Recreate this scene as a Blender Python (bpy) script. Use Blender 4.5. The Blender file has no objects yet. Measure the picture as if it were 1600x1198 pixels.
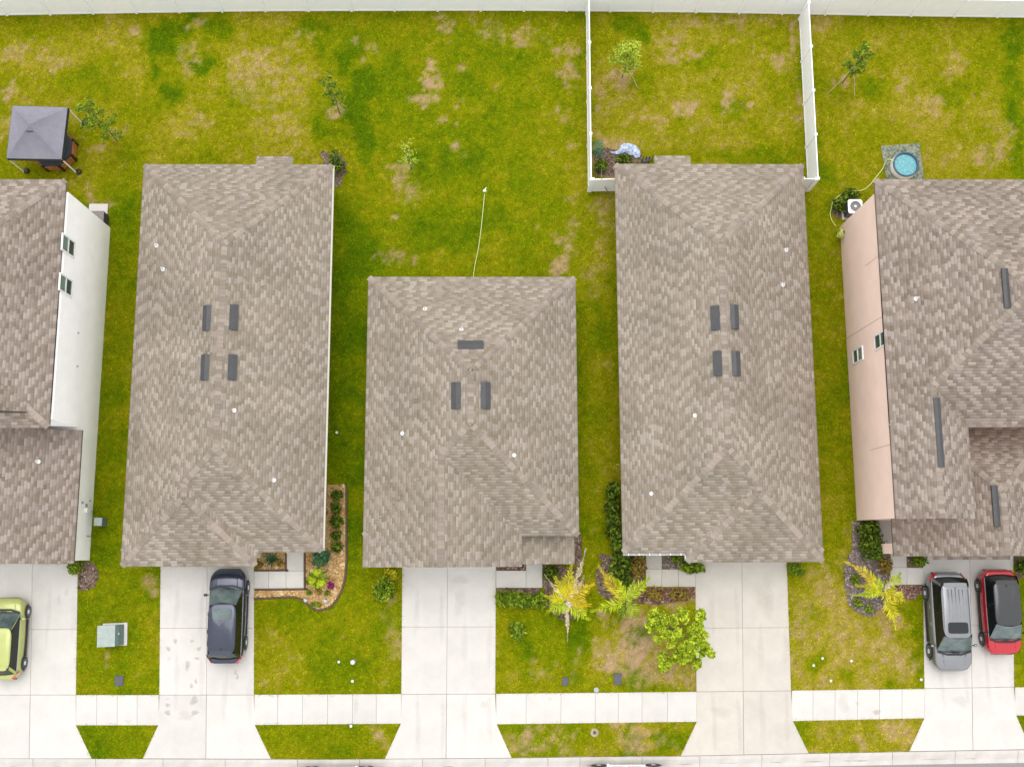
import bpy, math, random
import numpy as np
from mathutils import Vector, Matrix
random.seed(7); rng = np.random.default_rng(7)

# ------------------------------------------------------------------ camera
IW, IH, F, HC = 1600.0, 1198.0, 1620.0, 54.0
NAD = (776.0, 868.0)                       # image point straight below the drone
_D = Vector((NAD[0]-800, -(NAD[1]-599), -F)).normalized()
_U = -_D
_N = Vector((-34.0, 9756.0, -F)); _N = (_N - _N.dot(_U)*_U).normalized()
_E = _N.cross(_U)
R3 = Matrix((_E, _N, _U))                  # camera -> world
scene = bpy.context.scene
cam_data = bpy.data.cameras.new('camera'); cam = bpy.data.objects.new('camera', cam_data)
scene.collection.objects.link(cam)
cam.matrix_world = Matrix.Translation((0, 0, HC)) @ R3.to_4x4()
cam_data.sensor_width = 36; cam_data.sensor_fit = 'HORIZONTAL'
cam_data.lens = F/IW*36; cam_data.clip_end = 2000; cam_data.clip_start = 0.5
scene.camera = cam
# ------------------------------------------------------------------ world, sun, exposure
SUN_EL, SUN_AZ = math.radians(72), math.radians(-8)   # azimuth from north, clockwise
world = bpy.data.worlds.new('World'); scene.world = world; world.use_nodes = True
wn = world.node_tree.nodes; wl = world.node_tree.links
sky = wn.new('ShaderNodeTexSky'); sky.sky_type = 'NISHITA'; sky.sun_disc = False
sky.sun_elevation = SUN_EL; sky.sun_rotation = SUN_AZ; sky.dust_density = 9; sky.air_density = 1.0
hs = wn.new('ShaderNodeHueSaturation'); hs.inputs['Saturation'].default_value = 0.12
bg = wn['Background']; bg.inputs['Strength'].default_value = 0.15
ov = wn.new('ShaderNodeMix'); ov.data_type = 'RGBA'; ov.inputs[0].default_value = .85   # even overcast cloud cover over the clear sky
ov.inputs[7].default_value = (7.6, 7.75, 8.0, 1)
wl.new(sky.outputs[0], hs.inputs['Color']); wl.new(hs.outputs[0], ov.inputs[6]); wl.new(ov.outputs[2], bg.inputs['Color'])
sun_d = bpy.data.lights.new('sun', 'SUN'); sun_d.energy = 0.8; sun_d.angle = math.radians(45); sun_d.color = (1, .97, .92)
sun = bpy.data.objects.new('sun', sun_d); scene.collection.objects.link(sun)
sv = Vector((math.sin(SUN_AZ)*math.cos(SUN_EL), math.cos(SUN_AZ)*math.cos(SUN_EL), math.sin(SUN_EL)))
sun.rotation_euler = sv.to_track_quat('Z', 'Y').to_euler(); sun.location = sv*80
vs = scene.view_settings; vs.view_transform = 'Standard'; vs.look = 'None'; vs.gamma = 1; vs.use_curve_mapping = False
vs.exposure = 0.60
scene.display_settings.display_device = 'sRGB'

# ------------------------------------------------------------------ helpers
C = scene.collection
def P(px, py, z=0.0):
    d = R3 @ Vector((px-800, -(py-599), -F))
    t = (z-HC)/d.z
    return Vector((d.x*t, d.y*t, z))
def PX(px, py, X):                          # the point seen at a pixel on the vertical plane x = X
    d = R3 @ Vector((px-800, -(py-599), -F)); t = X/d.x
    return Vector((X, d.y*t, HC+d.z*t))
def srgb(r, g, b, k=0.55):
    f = lambda c: ((c/255+0.055)/1.055)**2.4 if c > 10 else c/255/12.92
    return (f(r)*k, f(g)*k, f(b)*k)
def mesh(name, verts, faces, mat=None, parent=None, smooth=False, loc=None):
    me = bpy.data.meshes.new(name); me.from_pydata([tuple(v) for v in verts], [], [tuple(f) for f in faces])
    if mat: me.materials.append(mat)
    if smooth: me.polygons.foreach_set('use_smooth', [True]*len(me.polygons))
    me.update()
    return link(name, me, parent, loc)
def link(name, me, parent=None, loc=None):
    o = bpy.data.objects.new(name, me); C.objects.link(o)
    if parent: o.parent = parent
    if loc is not None: o.location = loc
    return o
def npmesh(name, V, faces_flat, nper, mat, parent=None, attrs=None, dom='FACE'):
    """big mesh from numpy: V (n,3), faces_flat (m,nper)"""
    me = bpy.data.meshes.new(name); V = np.asarray(V, np.float32); Fq = np.asarray(faces_flat, np.int32)
    me.vertices.add(len(V)); me.vertices.foreach_set('co', V.ravel())
    me.loops.add(Fq.size); me.loops.foreach_set('vertex_index', Fq.ravel())
    me.polygons.add(len(Fq)); me.polygons.foreach_set('loop_start', np.arange(0, Fq.size, nper, dtype=np.int32))
    for k, v in (attrs or {}).items():
        a = me.attributes.new(k, 'FLOAT', dom); a.data.foreach_set('value', np.asarray(v, np.float32))
    me.materials.append(mat); me.update(calc_edges=True); me.validate()
    return link(name, me, parent)
def empty(name, loc=(0, 0, 0), rz=0.0):
    o = bpy.data.objects.new(name, None); C.objects.link(o); o.location = loc; o.rotation_euler = (0, 0, rz)
    o.empty_display_size = .2
    return o
def tag(o, label, cat, group=None):
    o['label'] = label; o['category'] = cat
    if group: o['group'] = group
    return o
def struct(o, label=None):
    o['kind'] = 'structure'
    if label: o['label'] = label
    return o
def stuff(o, label=None, cat=None):
    o['kind'] = 'stuff'
    if label: o['label'] = label
    if cat: o['category'] = cat
    return o
class MB:
    def __init__(s): s.v = []; s.f = []
    def add(s, vs, fs):
        b = len(s.v); s.v += [tuple(v) for v in vs]; s.f += [tuple(i+b for i in f) for f in fs]; return s
    def box(s, c, d, rz=0.0):
        x, y, z = d[0]/2, d[1]/2, d[2]/2; cr, sr = math.cos(rz), math.sin(rz)
        pts = []
        for a, b, e in ((-x,-y,-z),(x,-y,-z),(x,y,-z),(-x,y,-z),(-x,-y,z),(x,-y,z),(x,y,z),(-x,y,z)):
            pts.append((c[0]+a*cr-b*sr, c[1]+a*sr+b*cr, c[2]+e))
        return s.add(pts, [(0,3,2,1),(4,5,6,7),(0,1,5,4),(1,2,6,5),(2,3,7,6),(3,0,4,7)])
    def tube(s, pts, r, n=6, r2=None):
        pts = [Vector(p) for p in pts]; m = len(pts); vs = []; fs = []
        for i, p in enumerate(pts):
            t = (pts[min(i+1, m-1)]-pts[max(i-1, 0)]).normalized()
            a = t.cross(Vector((0, 0, 1))) if abs(t.z) < .95 else t.cross(Vector((1, 0, 0)))
            a.normalize(); b = t.cross(a); rr = r if r2 is None else r+(r2-r)*i/(m-1)
            for k in range(n):
                q = 2*math.pi*k/n; vs.append(p+a*math.cos(q)*rr+b*math.sin(q)*rr)
        for i in range(m-1):
            for k in range(n):
                fs.append((i*n+k, i*n+(k+1) % n, (i+1)*n+(k+1) % n, (i+1)*n+k))
        fs.append(tuple(range(n))[::-1]); fs.append(tuple(range((m-1)*n, m*n)))
        return s.add(vs, fs)
    def lathe(s, prof, n=20, c=(0, 0, 0), axis='z'):
        vs = []; fs = []
        for (r, h) in prof:
            for k in range(n):
                q = 2*math.pi*k/n; x, y = r*math.cos(q), r*math.sin(q)
                vs.append((c[0]+x, c[1]+y, c[2]+h) if axis == 'z' else (c[0]+h, c[1]+x, c[2]+y))
        for i in range(len(prof)-1):
            for k in range(n): fs.append((i*n+k, i*n+(k+1) % n, (i+1)*n+(k+1) % n, (i+1)*n+k))
        fs.append(tuple(range(n))[::-1]); fs.append(tuple(range((len(prof)-1)*n, len(prof)*n)))
        return s.add(vs, fs)
    def prism(s, poly, z0, z1):
        n = len(poly); vs = [(p[0], p[1], z0) for p in poly]+[(p[0], p[1], z1) for p in poly]
        fs = [tuple(range(n))[::-1], tuple(range(n, 2*n))]+[(i, (i+1) % n, n+(i+1) % n, n+i) for i in range(n)]
        return s.add(vs, fs)
    def build(s, name, mat, parent=None, smooth=False, loc=None):
        return mesh(name, s.v, s.f, mat, parent, smooth, loc)

# ------------------------------------------------------------------ materials
def mat(name, col, rough=.7, var=.12, scale=4.0, metal=0.0, bump=0.0, bscale=40.0, spec=.5, rnd=0.0, coat=0.0, col2=None, det=6):
    m = bpy.data.materials.new(name); m.use_nodes = True; nt = m.node_tree; n = nt.nodes; l = nt.links
    b = n['Principled BSDF']; b.inputs['Roughness'].default_value = rough; b.inputs['Metallic'].default_value = metal
    b.inputs['Specular IOR Level'].default_value = spec; b.inputs['Coat Weight'].default_value = coat; b.inputs['Coat Roughness'].default_value = .05
    tc = n.new('ShaderNodeTexCoord'); nz = n.new('ShaderNodeTexNoise')
    nz.inputs['Scale'].default_value = scale; nz.inputs['Detail'].default_value = det; nz.inputs['Roughness'].default_value = .65
    l.new(tc.outputs['Object'], nz.inputs['Vector'])
    mx = n.new('ShaderNodeMix'); mx.data_type = 'RGBA'
    c2 = col2 or tuple(c*(1-2.2*var) for c in col)
    c1 = col if col2 else tuple(min(1, c*(1+1.2*var)) for c in col)
    mx.inputs[6].default_value = (*c1, 1); mx.inputs[7].default_value = (*[max(0, c) for c in c2], 1)
    mr = n.new('ShaderNodeMapRange'); mr.inputs[1].default_value = .3; mr.inputs[2].default_value = .7
    l.new(nz.outputs['Fac'], mr.inputs[0]); l.new(mr.outputs[0], mx.inputs[0])
    out = mx.outputs[2]
    if rnd:
        oi = n.new('ShaderNodeObjectInfo'); hv = n.new('ShaderNodeHueSaturation')
        m2 = n.new('ShaderNodeMapRange'); m2.inputs[3].default_value = 1-rnd; m2.inputs[4].default_value = 1+rnd
        l.new(oi.outputs['Random'], m2.inputs[0]); l.new(m2.outputs[0], hv.inputs['Value']); l.new(out, hv.inputs['Color']); out = hv.outputs[0]
    l.new(out, b.inputs['Base Color'])
    if bump:
        n2 = n.new('ShaderNodeTexNoise'); n2.inputs['Scale'].default_value = bscale; n2.inputs['Detail'].default_value = 3
        l.new(tc.outputs['Object'], n2.inputs['Vector'])
        bp = n.new('ShaderNodeBump'); bp.inputs['Strength'].default_value = bump; bp.inputs['Distance'].default_value = .02
        l.new(n2.outputs['Fac'], bp.inputs['Height']); l.new(bp.outputs[0], b.inputs['Normal'])
    return m
def attr_ramp_mat(name, stops, rough=.8, attr='rnd', noise=.25, nscale=3.0, trans=0.0, spec=.3):
    """colour from a per-face random number, with a slow noise on top"""
    m = bpy.data.materials.new(name); m.use_nodes = True; nt = m.node_tree; n = nt.nodes; l = nt.links
    b = n['Principled BSDF']; b.inputs['Roughness'].default_value = rough; b.inputs['Specular IOR Level'].default_value = spec
    at = n.new('ShaderNodeAttribute'); at.attribute_name = attr
    cr = n.new('ShaderNodeValToRGB'); e = cr.color_ramp.elements
    while len(e) < len(stops): e.new(.5)
    for i, (p, c) in enumerate(stops): e[i].position = p; e[i].color = (*c, 1)
    l.new(at.outputs['Fac'], cr.inputs[0])
    tc = n.new('ShaderNodeTexCoord'); nz = n.new('ShaderNodeTexNoise'); nz.inputs['Scale'].default_value = nscale; nz.inputs['Detail'].default_value = 5
    l.new(tc.outputs['Object'], nz.inputs['Vector'])
    mr = n.new('ShaderNodeMapRange'); mr.inputs[1].default_value = .3; mr.inputs[2].default_value = .7; mr.inputs[3].default_value = 1-noise; mr.inputs[4].default_value = 1+noise
    hv = n.new('ShaderNodeHueSaturation'); l.new(nz.outputs['Fac'], mr.inputs[0]); l.new(mr.outputs[0], hv.inputs['Value']); l.new(cr.outputs[0], hv.inputs['Color'])
    l.new(hv.outputs[0], b.inputs['Base Color'])
    if trans:
        tr = n.new('ShaderNodeBsdfTranslucent'); l.new(hv.outputs[0], tr.inputs[0])
        ms = n.new('ShaderNodeMixShader'); ms.inputs[0].default_value = trans
        l.new(b.outputs[0], ms.inputs[1]); l.new(tr.outputs[0], ms.inputs[2]); l.new(ms.outputs[0], n['Material Output'].inputs[0])
    return m
M = {}
M['concrete'] = mat('concrete', srgb(242, 236, 228), .85, .045, .8, bump=.15, bscale=60, rnd=.05, det=9)
M['concrete_old'] = mat('concrete_tan', srgb(234, 225, 212), .85, .05, .9, bump=.15, bscale=60, rnd=.03, det=9)
M['joint'] = mat('joint_filler', srgb(182, 174, 164), .95, .2, 6)
M['kerb'] = mat('kerb_concrete', srgb(235, 228, 220), .85, .06, 1.3, bump=.15, bscale=60, rnd=.04, det=9)
M['asphalt'] = mat('asphalt', srgb(170, 166, 164), .9, .15, 25, bump=.4, bscale=120)
M['white_wall'] = mat('white_stucco', srgb(246, 244, 240, .97), .9, .025, 1.2, bump=.25, bscale=90)
M['pink_wall'] = mat('pink_stucco', srgb(244, 214, 198, .96), .9, .03, 1.0, bump=.25, bscale=90)
M['cream_wall'] = mat('cream_stucco', srgb(236, 228, 198, .7), .9, .03, 1.2, bump=.25, bscale=90)
M['grey_wall'] = mat('grey_stucco', srgb(205, 200, 190), .9, .03, 1.2, bump=.25, bscale=90)
M['fascia'] = mat('fascia_paint', srgb(225, 218, 200), .6, .04, 2)
M['fascia_brown'] = mat('fascia_brown_paint', srgb(140, 122, 112), .6, .06, 2)
M['vinyl'] = mat('white_vinyl', srgb(248, 248, 248, .93), .45, .02, 1.5)
M['glass'] = mat('window_glass', (.05, .075, .07), .08, .2, .8, spec=.8)
M['glass_green'] = mat('window_glass_green', (.16, .22, .19), .12, .2, .8, spec=.8)
M['white_metal'] = mat('white_painted_metal', (.75, .75, .73), .35, .03, 3)
M['grey_metal'] = mat('grey_metal', (.35, .36, .36), .4, .08, 5, metal=.4)
M['dark_metal'] = mat('dark_metal', (.035, .037, .04), .45, .15, 6)
M['vent'] = mat('roof_vent_metal', srgb(78, 78, 80, .5), .5, .1, 4)
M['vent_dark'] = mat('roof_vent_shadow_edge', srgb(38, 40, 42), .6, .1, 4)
M['black'] = mat('black_plastic', (.012, .012, .013), .5, .1, 6)
M['rubber'] = mat('tyre_rubber', (.018, .018, .019), .8, .15, 8)
M['rim'] = mat('alloy_rim', (.62, .62, .63), .35, .05, 4)
M['cap_plastic'] = mat('pale_plastic_cap', (.5, .5, .47), .6, .1, 8)
M['deck'] = mat('roof_underlayer', srgb(120, 108, 98), .95, .15, 5)
sh = lambda r, g, b: srgb(r, g, b, .59)
M['shingle'] = attr_ramp_mat('asphalt_shingle', [(0, sh(151, 139, 119)), (.3, sh(161, 148, 131)), (.6, sh(168, 155, 141)), (.85, sh(177, 164, 151)), (1, sh(189, 177, 164))], .92, noise=.10, nscale=.45, spec=.15)
M['shingle_brown'] = attr_ramp_mat('asphalt_shingle_brown', [(0, sh(140, 126, 110)), (.3, sh(155, 140, 126)), (.6, sh(164, 149, 138)), (.85, sh(175, 160, 150)), (1, sh(189, 175, 164))], .92, noise=.07, nscale=.8, spec=.15)
M['cap'] = mat('ridge_cap_shingle', sh(170, 156, 143), .92, .06, 3, rnd=.22, spec=.15)
M['bark'] = mat('bark', (.14, .10, .07), .9, .25, 12)
M['palewood'] = mat('pale_stake_wood', (.42, .36, .26), .85, .15, 9)
M['orange_wood'] = mat('orange_stained_wood', (.34, .12, .03), .55, .2, 7)
M['hose_green'] = mat('pale_green_hose', (.42, .5, .2), .5, .05, 5)
M['hose_lime'] = mat('lime_hose', (.5, .55, .13), .5, .05, 5)
M['hose_dark'] = mat('dark_hose', (.12, .16, .14), .5, .05, 5)
M['canopy'] = mat('grey_canopy_fabric', srgb(150, 148, 160, .6), .75, .06, 3)
M['canopy_dark'] = mat('dark_canopy_trim', (.02, .022, .028), .7, .1, 5)
M['tub'] = mat('dark_tub_cover', (.04, .05, .06), .5, .15, 5)

# ------------------------------------------------------------------ noise for the lawn masks
def vnoise(x, y, seed=0):
    r = np.random.default_rng(seed).random((256, 256))
    xi = np.floor(x).astype(int); yi = np.floor(y).astype(int); fx = x-xi; fy = y-yi
    fx = fx*fx*(3-2*fx); fy = fy*fy*(3-2*fy)
    g = lambda a, b: r[a % 256, b % 256]
    return (g(xi, yi)*(1-fx)+g(xi+1, yi)*fx)*(1-fy)+(g(xi, yi+1)*(1-fx)+g(xi+1, yi+1)*fx)*fy
def fbm(x, y, s, seed=0, oct=4):
    t = 0; a = .5; tot = 0
    for i in range(oct): t = t+a*vnoise(x*s+37*i, y*s+11*i, seed+i); tot += a; a *= .55; s *= 2.1
    return t/tot
def rect_w(px0, py0, px1, py1, x, y, soft=1.5):
    x = x+(fbm(x, y, .8, 201)-.5)*1.0; y = y+(fbm(x, y, .8, 207)-.5)*1.0
    a = P(px0, py0); b = P(px1, py1); x0, x1, y0, y1 = a.x, b.x, b.y, a.y
    sm = lambda t: np.clip(t/soft*.5+.5, 0, 1)
    return sm(x-x0)*sm(x1-x)*sm(y-y0)*sm(y1-y)
def blobs(lst, x, y, seed):
    wx = x+(fbm(x, y, 1.3, seed)-.5)*1.6; wy = y+(fbm(x, y, 1.3, seed+9)-.5)*1.6
    out = np.zeros_like(x)
    for (px, py, rx, ry, s) in lst:
        c = P(px, py); d = ((wx-c.x)/(rx/30))**2+((wy-c.y)/(ry/30))**2
        out = np.maximum(out, s*np.clip(1.25-d*.75, 0, 1))
    return out
BARE = [(695,40,14,16,.8),(760,40,26,14,.5),(785,58,20,9,.5),(686,107,11,9,.9),(675,130,14,10,.9),(662,158,17,12,1),(728,108,8,7,.7),(712,160,9,8,.5),(700,185,8,7,.5),(718,225,8,10,.5),
 (620,265,18,10,.5),(628,278,14,10,.6),(640,300,22,20,.6),(622,345,12,9,.7),(605,400,18,9,.4),(640,405,14,8,.5),(818,55,12,16,.6),(840,55,10,12,.5),(882,80,14,11,.8),(895,108,15,14,.7),(875,120,9,9,.6),(880,140,8,10,.6),
 (870,172,12,14,.7),(885,185,14,10,.5),(850,215,8,14,.4),(885,232,10,9,.5),(880,378,16,14,.7),(875,412,15,14,.9),(895,310,10,10,.5),(895,350,6,24,.4),
 (1137,158,18,17,.75),(1050,62,26,10,.5),(1065,35,40,12,.45),(1160,30,60,16,.4),(1045,85,22,10,.5),(1082,82,12,10,.5),(968,124,22,16,.8),(1075,170,8,7,.8),(1060,172,8,7,.7),(1015,185,20,6,.6),(1166,160,6,6,.9),(1090,196,6,10,.5),(1090,197,8,8,.5),
 (1220,95,18,18,.5),(1240,60,5,45,.8),(1247,160,5,70,.5),(955,230,26,18,.7),(940,150,12,20,.45),(945,260,20,16,.8),(940,330,16,46,.4),(940,420,16,40,.35),
 (1490,90,20,30,.35),(1414,130,12,8,.5),(1460,160,30,16,.4),(1560,200,26,30,.4),(1320,128,14,9,.8),(1280,32,26,10,.5),(1540,240,30,30,.4),(1480,330,10,10,.3),
 (75,90,30,14,.4),(105,93,8,8,.5),(210,55,14,12,.5),(310,38,10,10,.6),(287,107,14,10,.6),(295,80,20,14,.4),(390,95,40,30,.5),(365,145,8,10,.6),(20,85,14,20,.5),(12,150,16,18,.6),(5,200,10,30,.5),(145,238,14,5,.6),(185,212,10,10,.8),(300,195,40,20,.4),(420,130,60,50,.35),
 (470,60,30,14,.4),(523,183,14,11,.9),(425,105,30,8,.5),(440,35,12,9,.5),(145,308,8,12,.7),(165,320,16,10,.5),(440,200,40,20,.3),(555,55,8,10,.6),(580,80,14,10,.5),
 (985,965,20,26,.9),(1000,1010,38,24,.9),(958,1035,30,20,.9),(945,1010,18,20,.6),(1040,1055,50,20,.6),(1075,1045,20,24,.5),(1060,940,44,12,.6),(1005,960,10,20,.7),(950,960,12,10,.6),
 (970,1140,12,10,.7),(1000,1160,16,24,.6),(1010,1140,20,10,.6),(1035,1170,24,10,.5),(868,1140,14,8,.7),(848,1160,14,10,.8),(830,1135,10,10,.6),(812,1155,18,18,.8),(815,1170,12,10,.7),(890,1175,14,8,.5),(893,1150,10,8,.5),
 (838,1048,10,10,.5),(898,1030,7,28,.5),(860,1050,14,12,.35),(617,1000,12,40,.4),(595,1155,14,24,.5),(600,1140,10,14,.5),(605,940,12,14,.4),
 (1390,1020,26,20,.5),(1420,1045,34,14,.5),(1375,1003,14,10,.5),(1405,970,12,8,.5),(1345,1150,20,12,.5),(1400,1145,26,14,.5),(1260,980,14,40,.35),(1290,920,20,40,.3),(1240,1020,8,40,.3),
 (230,905,14,10,.6),(232,915,10,8,.6),(168,1034,5,5,1)]
LUSH = [(255,55,34,24,1),(275,35,40,12,.7),(345,45,26,22,.8),(315,100,22,18,.9),(275,148,20,16,1),(242,120,14,20,.6),(260,75,26,16,.7),(140,110,20,14,.4),(560,70,14,20,.6),(565,130,20,26,.9),(560,165,22,26,1),(572,215,18,40,.8),(490,40,34,18,.7),(500,85,16,22,.6),
 (535,95,14,30,.6),(500,205,14,18,.6),(700,270,80,50,.3),(700,350,90,40,.5),(1000,52,22,18,.9),(985,45,30,20,.6),(900,95,14,30,.5),(1105,95,34,22,.45),(1140,170,30,24,.3),(1180,240,80,14,.4),(1000,130,24,20,.4),(1010,150,20,20,.4),
 (1590,60,20,40,.8),(1588,180,16,120,.7),(1280,240,14,40,.6),(1290,270,20,20,.6),(1475,155,18,14,.5),(1355,140,30,18,.5),
 (1000,988,12,18,1),(995,1060,32,22,.9),(985,1160,16,18,.9),(1045,1155,22,16,.8),(830,1030,22,14,.5),(905,1000,20,70,.5),(1275,1030,20,14,.8),(1325,1062,16,10,.8),(1395,1070,10,6,.9),(1420,950,22,10,.6),(1436,1000,8,70,.5),(1270,960,16,14,.4),
 (1250,1150,24,16,.6),(1270,965,20,20,.5),(745,580,1,1,0)]
def lawn_masks(x, y):
    big = fbm(x, y, .16, 3); mid = fbm(x, y, .7, 21); fine = fbm(x, y, 3.2, 40, 3)
    dry = np.full_like(x, .42)
    for r, v in (((-400,-200,240,270), .56), ((236,-200,545,262), .56), ((545,-200,921,435), .38), ((921,-200,1255,260), .60), ((1255,-200,2200,285), .55),
                 ((160,280,215,900), .24), ((505,300,575,900), .02), ((895,400,922,890), .08), ((922,270,972,900), .66), ((1255,260,1340,830), .52),  # strips beside the middle house: lush colour, deepened to stand in for shade
                 ((118,880,252,1200), .34), ((395,925,546,1200), .36), ((546,885,632,1200), .33), ((772,880,922,1200), .36), ((922,860,1092,1200), .52), ((1230,875,1450,1200), .7), ((1575,870,2000,1200), .40)):
        w = rect_w(*r, x, y); dry = dry*(1-w)+v*w
    dry = dry+(big-.5)*.4+(mid-.5)*.6+(fine-.5)*.45
    b = blobs(BARE, x, y, 60); lu = blobs(LUSH, x, y, 80)
    dry = dry+.3*b-.55*lu
    vf = fbm(x, y, 7.0, 130, 2)
    bare = np.clip(b*1.15-.28+(fine-.5)*1.3+(vf-.5)*1.2, 0, .95)*(b > .02)
    bare = np.maximum(bare, np.clip((dry-.84)*1.0+(fine-.57)*1.1+(vf-.5)*.9, 0, .45))
    return np.clip(dry, 0, 1), np.clip(bare, 0, 1)
def grass_mat(name, k):
    m = bpy.data.materials.new(name); m.use_nodes = True; n = m.node_tree.nodes; l = m.node_tree.links
    b = n['Principled BSDF']; b.inputs['Roughness'].default_value = .9; b.inputs['Specular IOR Level'].default_value = .03
    a1 = n.new('ShaderNodeAttribute'); a1.attribute_name = 'dry'; a2 = n.new('ShaderNodeAttribute'); a2.attribute_name = 'bare'; a3 = n.new('ShaderNodeAttribute'); a3.attribute_name = 'tint'
    cr = n.new('ShaderNodeValToRGB'); e = cr.color_ramp.elements
    st = [(0, srgb(88, 116, 4, k)), (.28, srgb(122, 136, 5, k)), (.52, srgb(146, 146, 10, k)), (.78, srgb(168, 156, 40, k)), (1, srgb(186, 164, 82, k))]
    while len(e) < 5: e.new(.5)
    for i, (p, c) in enumerate(st): e[i].position = p; e[i].color = (*c, 1)
    l.new(a1.outputs['Fac'], cr.inputs[0])
    mx = n.new('ShaderNodeMix'); mx.data_type = 'RGBA'; mx.inputs[7].default_value = (*srgb(200, 166, 132, k), 1)
    l.new(a2.outputs['Fac'], mx.inputs[0]); l.new(cr.outputs[0], mx.inputs[6])
    hv = n.new('ShaderNodeHueSaturation'); l.new(mx.outputs[2], hv.inputs['Color'])
    tc = n.new('ShaderNodeTexCoord'); nz = n.new('ShaderNodeTexNoise'); nz.inputs['Scale'].default_value = 3.2; nz.inputs['Detail'].default_value = 9; nz.inputs['Roughness'].default_value = .82
    l.new(tc.outputs['Object'], nz.inputs['Vector'])
    m1 = n.new('ShaderNodeMapRange'); m1.inputs[1].default_value = .3; m1.inputs[2].default_value = .7; m1.inputs[3].default_value = .62; m1.inputs[4].default_value = 1.36
    m2 = n.new('ShaderNodeMapRange'); m2.inputs[1].default_value = 0; m2.inputs[2].default_value = 1; m2.inputs[3].default_value = .5; m2.inputs[4].default_value = 1.5
    l.new(nz.outputs['Fac'], m1.inputs[0]); l.new(a3.outputs['Fac'], m2.inputs[0])
    mu = n.new('ShaderNodeMath'); mu.operation = 'MULTIPLY'; l.new(m1.outputs[0], mu.inputs[0]); l.new(m2.outputs[0], mu.inputs[1])
    l.new(mu.outputs[0], hv.inputs['Value']); l.new(hv.outputs[0], b.inputs['Base Color'])
    return m
M['lawn'] = grass_mat('lawn_turf', .58); M['blade'] = grass_mat('grass_blade', .88)

# ------------------------------------------------------------------ the ground
struct(mesh('ground', [(-500,-500,-.3),(500,-500,-.3),(500,500,-.3),(-500,500,-.3)], [(0,1,2,3)], mat('far_grass', srgb(130, 135, 40), .9, .3, .3)))
LX0, LX1, LY1 = -33.0, 35.0, 36.0
def kerb_y(px):                              # back edge of the kerb, in pixels
    return np.interp(px, [-200, 145, 520, 800, 925, 1063, 1265, 1418, 1600, 1800], [1183.5, 1184.5, 1185.5, 1183.5, 1181.5, 1180.5, 1176.5, 1173.5, 1170.5, 1166])
KP = [P(px, float(kerb_y(px))) for px in range(-250, 1851, 25)]
KX = np.array([p.x for p in KP]); KY = np.array([p.y for p in KP])
def lawn():
    s = .2; xs = np.arange(LX0, LX1+s, s); n = 200
    ny = int((LY1+9.5)/s); V = []; yk = np.interp(xs, KX, KY)
    t = np.linspace(0, 1, ny); X = np.repeat(xs[:, None], ny, 1); Y = yk[:, None]+(LY1-yk[:, None])*t[None]
    Z = (fbm(X, Y, .9, 5)-.5)*.03
    V = np.stack([X, Y, Z], -1).reshape(-1, 3); nx = len(xs)
    i = np.arange(nx-1)[:, None]*ny+np.arange(ny-1)[None]; i = i.ravel()
    Fc = np.stack([i, i+ny, i+ny+1, i+1], -1)
    d, b = lawn_masks(V[:, 0], V[:, 1])
    o = npmesh('lawn', V, Fc, 4, M['lawn'], None, {'dry': d, 'bare': b, 'tint': np.full(len(V), .4)}, 'POINT')
    struct(o)
lawn()

# concrete: quads in pixels (nw, ne, se, sw)
CONC = []                                   # footprints where no grass grows
def shrink(q, g):
    c = sum(q, Vector((0, 0, 0)))/4; out = []
    n = len(q)
    for i in range(n):
        a, b, d = q[i-1], q[i], q[(i+1) % n]
        u = (a-b).normalized(); v = (d-b).normalized(); s = u.cross(v).length or 1
        out.append(b+(u+v)*(g/s))
    return out
def slab(parent, pts, m='concrete', top=.035, g=.006, z0=-.06):
    q = [P(*p) for p in pts]; CONC.append([(v.x, v.y) for v in q])
    s = shrink(q, g); c = sum(s, Vector((0, 0, 0)))/len(s)
    mb = MB(); r = [((v.x-c.x), (v.y-c.y)) for v in s][::-1]
    inn = [((v.x-c.x), (v.y-c.y)) for v in shrink(q, g+.012)][::-1]; n = len(r)
    zt = top+random.uniform(-.002, .002)
    vs = [(a, b, z0) for a, b in r]+[(a, b, zt-.008) for a, b in r]+[(a, b, zt) for a, b in inn]
    fs = [(i, (i+1) % n, n+(i+1) % n, n+i) for i in range(n)]+[(n+i, n+(i+1) % n, 2*n+(i+1) % n, 2*n+i) for i in range(n)]+[tuple(range(2*n, 3*n))]
    mb.add(vs, fs)
    return mb.build('slab', M[m], parent, False, (c.x, c.y, 0))
EDGE = []
def base(name, pts, z=.006):
    q = [P(*p) for p in pts][::-1]; EDGE.append([(v.x, v.y) for v in q])
    o = mesh(name, [(v.x, v.y, z) for v in q], [tuple(range(len(q)))], M['joint']); return struct(o)
def lerp(a, b, t): return (a[0]+(b[0]-a[0])*t, a[1]+(b[1]-a[1])*t)
def driveway(nw, ne, mw, me_, sw, se, fw, fe, ymid, cx, m):
    """top corners, corners at the sidewalk line (upper and lower) and the flare at the kerb"""
    o = base('driveway', [nw, ne, me_, se, fe, fw, sw, mw])
    t = (ymid-nw[1])/(mw[1]-nw[1]); lw, le = lerp(nw, mw, t), lerp(ne, me_, t)
    cx_at = lambda y: cx[0]+(cx[1]-cx[0])*(y-nw[1])/(fw[1]-nw[1])
    ct, cm, cb, cf = (cx_at(nw[1]), (nw[1]+ne[1])/2), (cx_at(ymid), (lw[1]+le[1])/2), (cx_at(mw[1]), (mw[1]+me_[1])/2), (cx_at(fw[1]), (fw[1]+fe[1])/2)
    for q in ([nw, ct, cm, lw], [ct, ne, le, cm], [lw, cm, cb, mw], [cm, le, me_, cb]): slab(o, q, m)
    slab(o, [mw, cb, cf, fw, sw], m, g=.011); slab(o, [cb, me_, se, fe, cf], m, g=.011)
    return o
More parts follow.
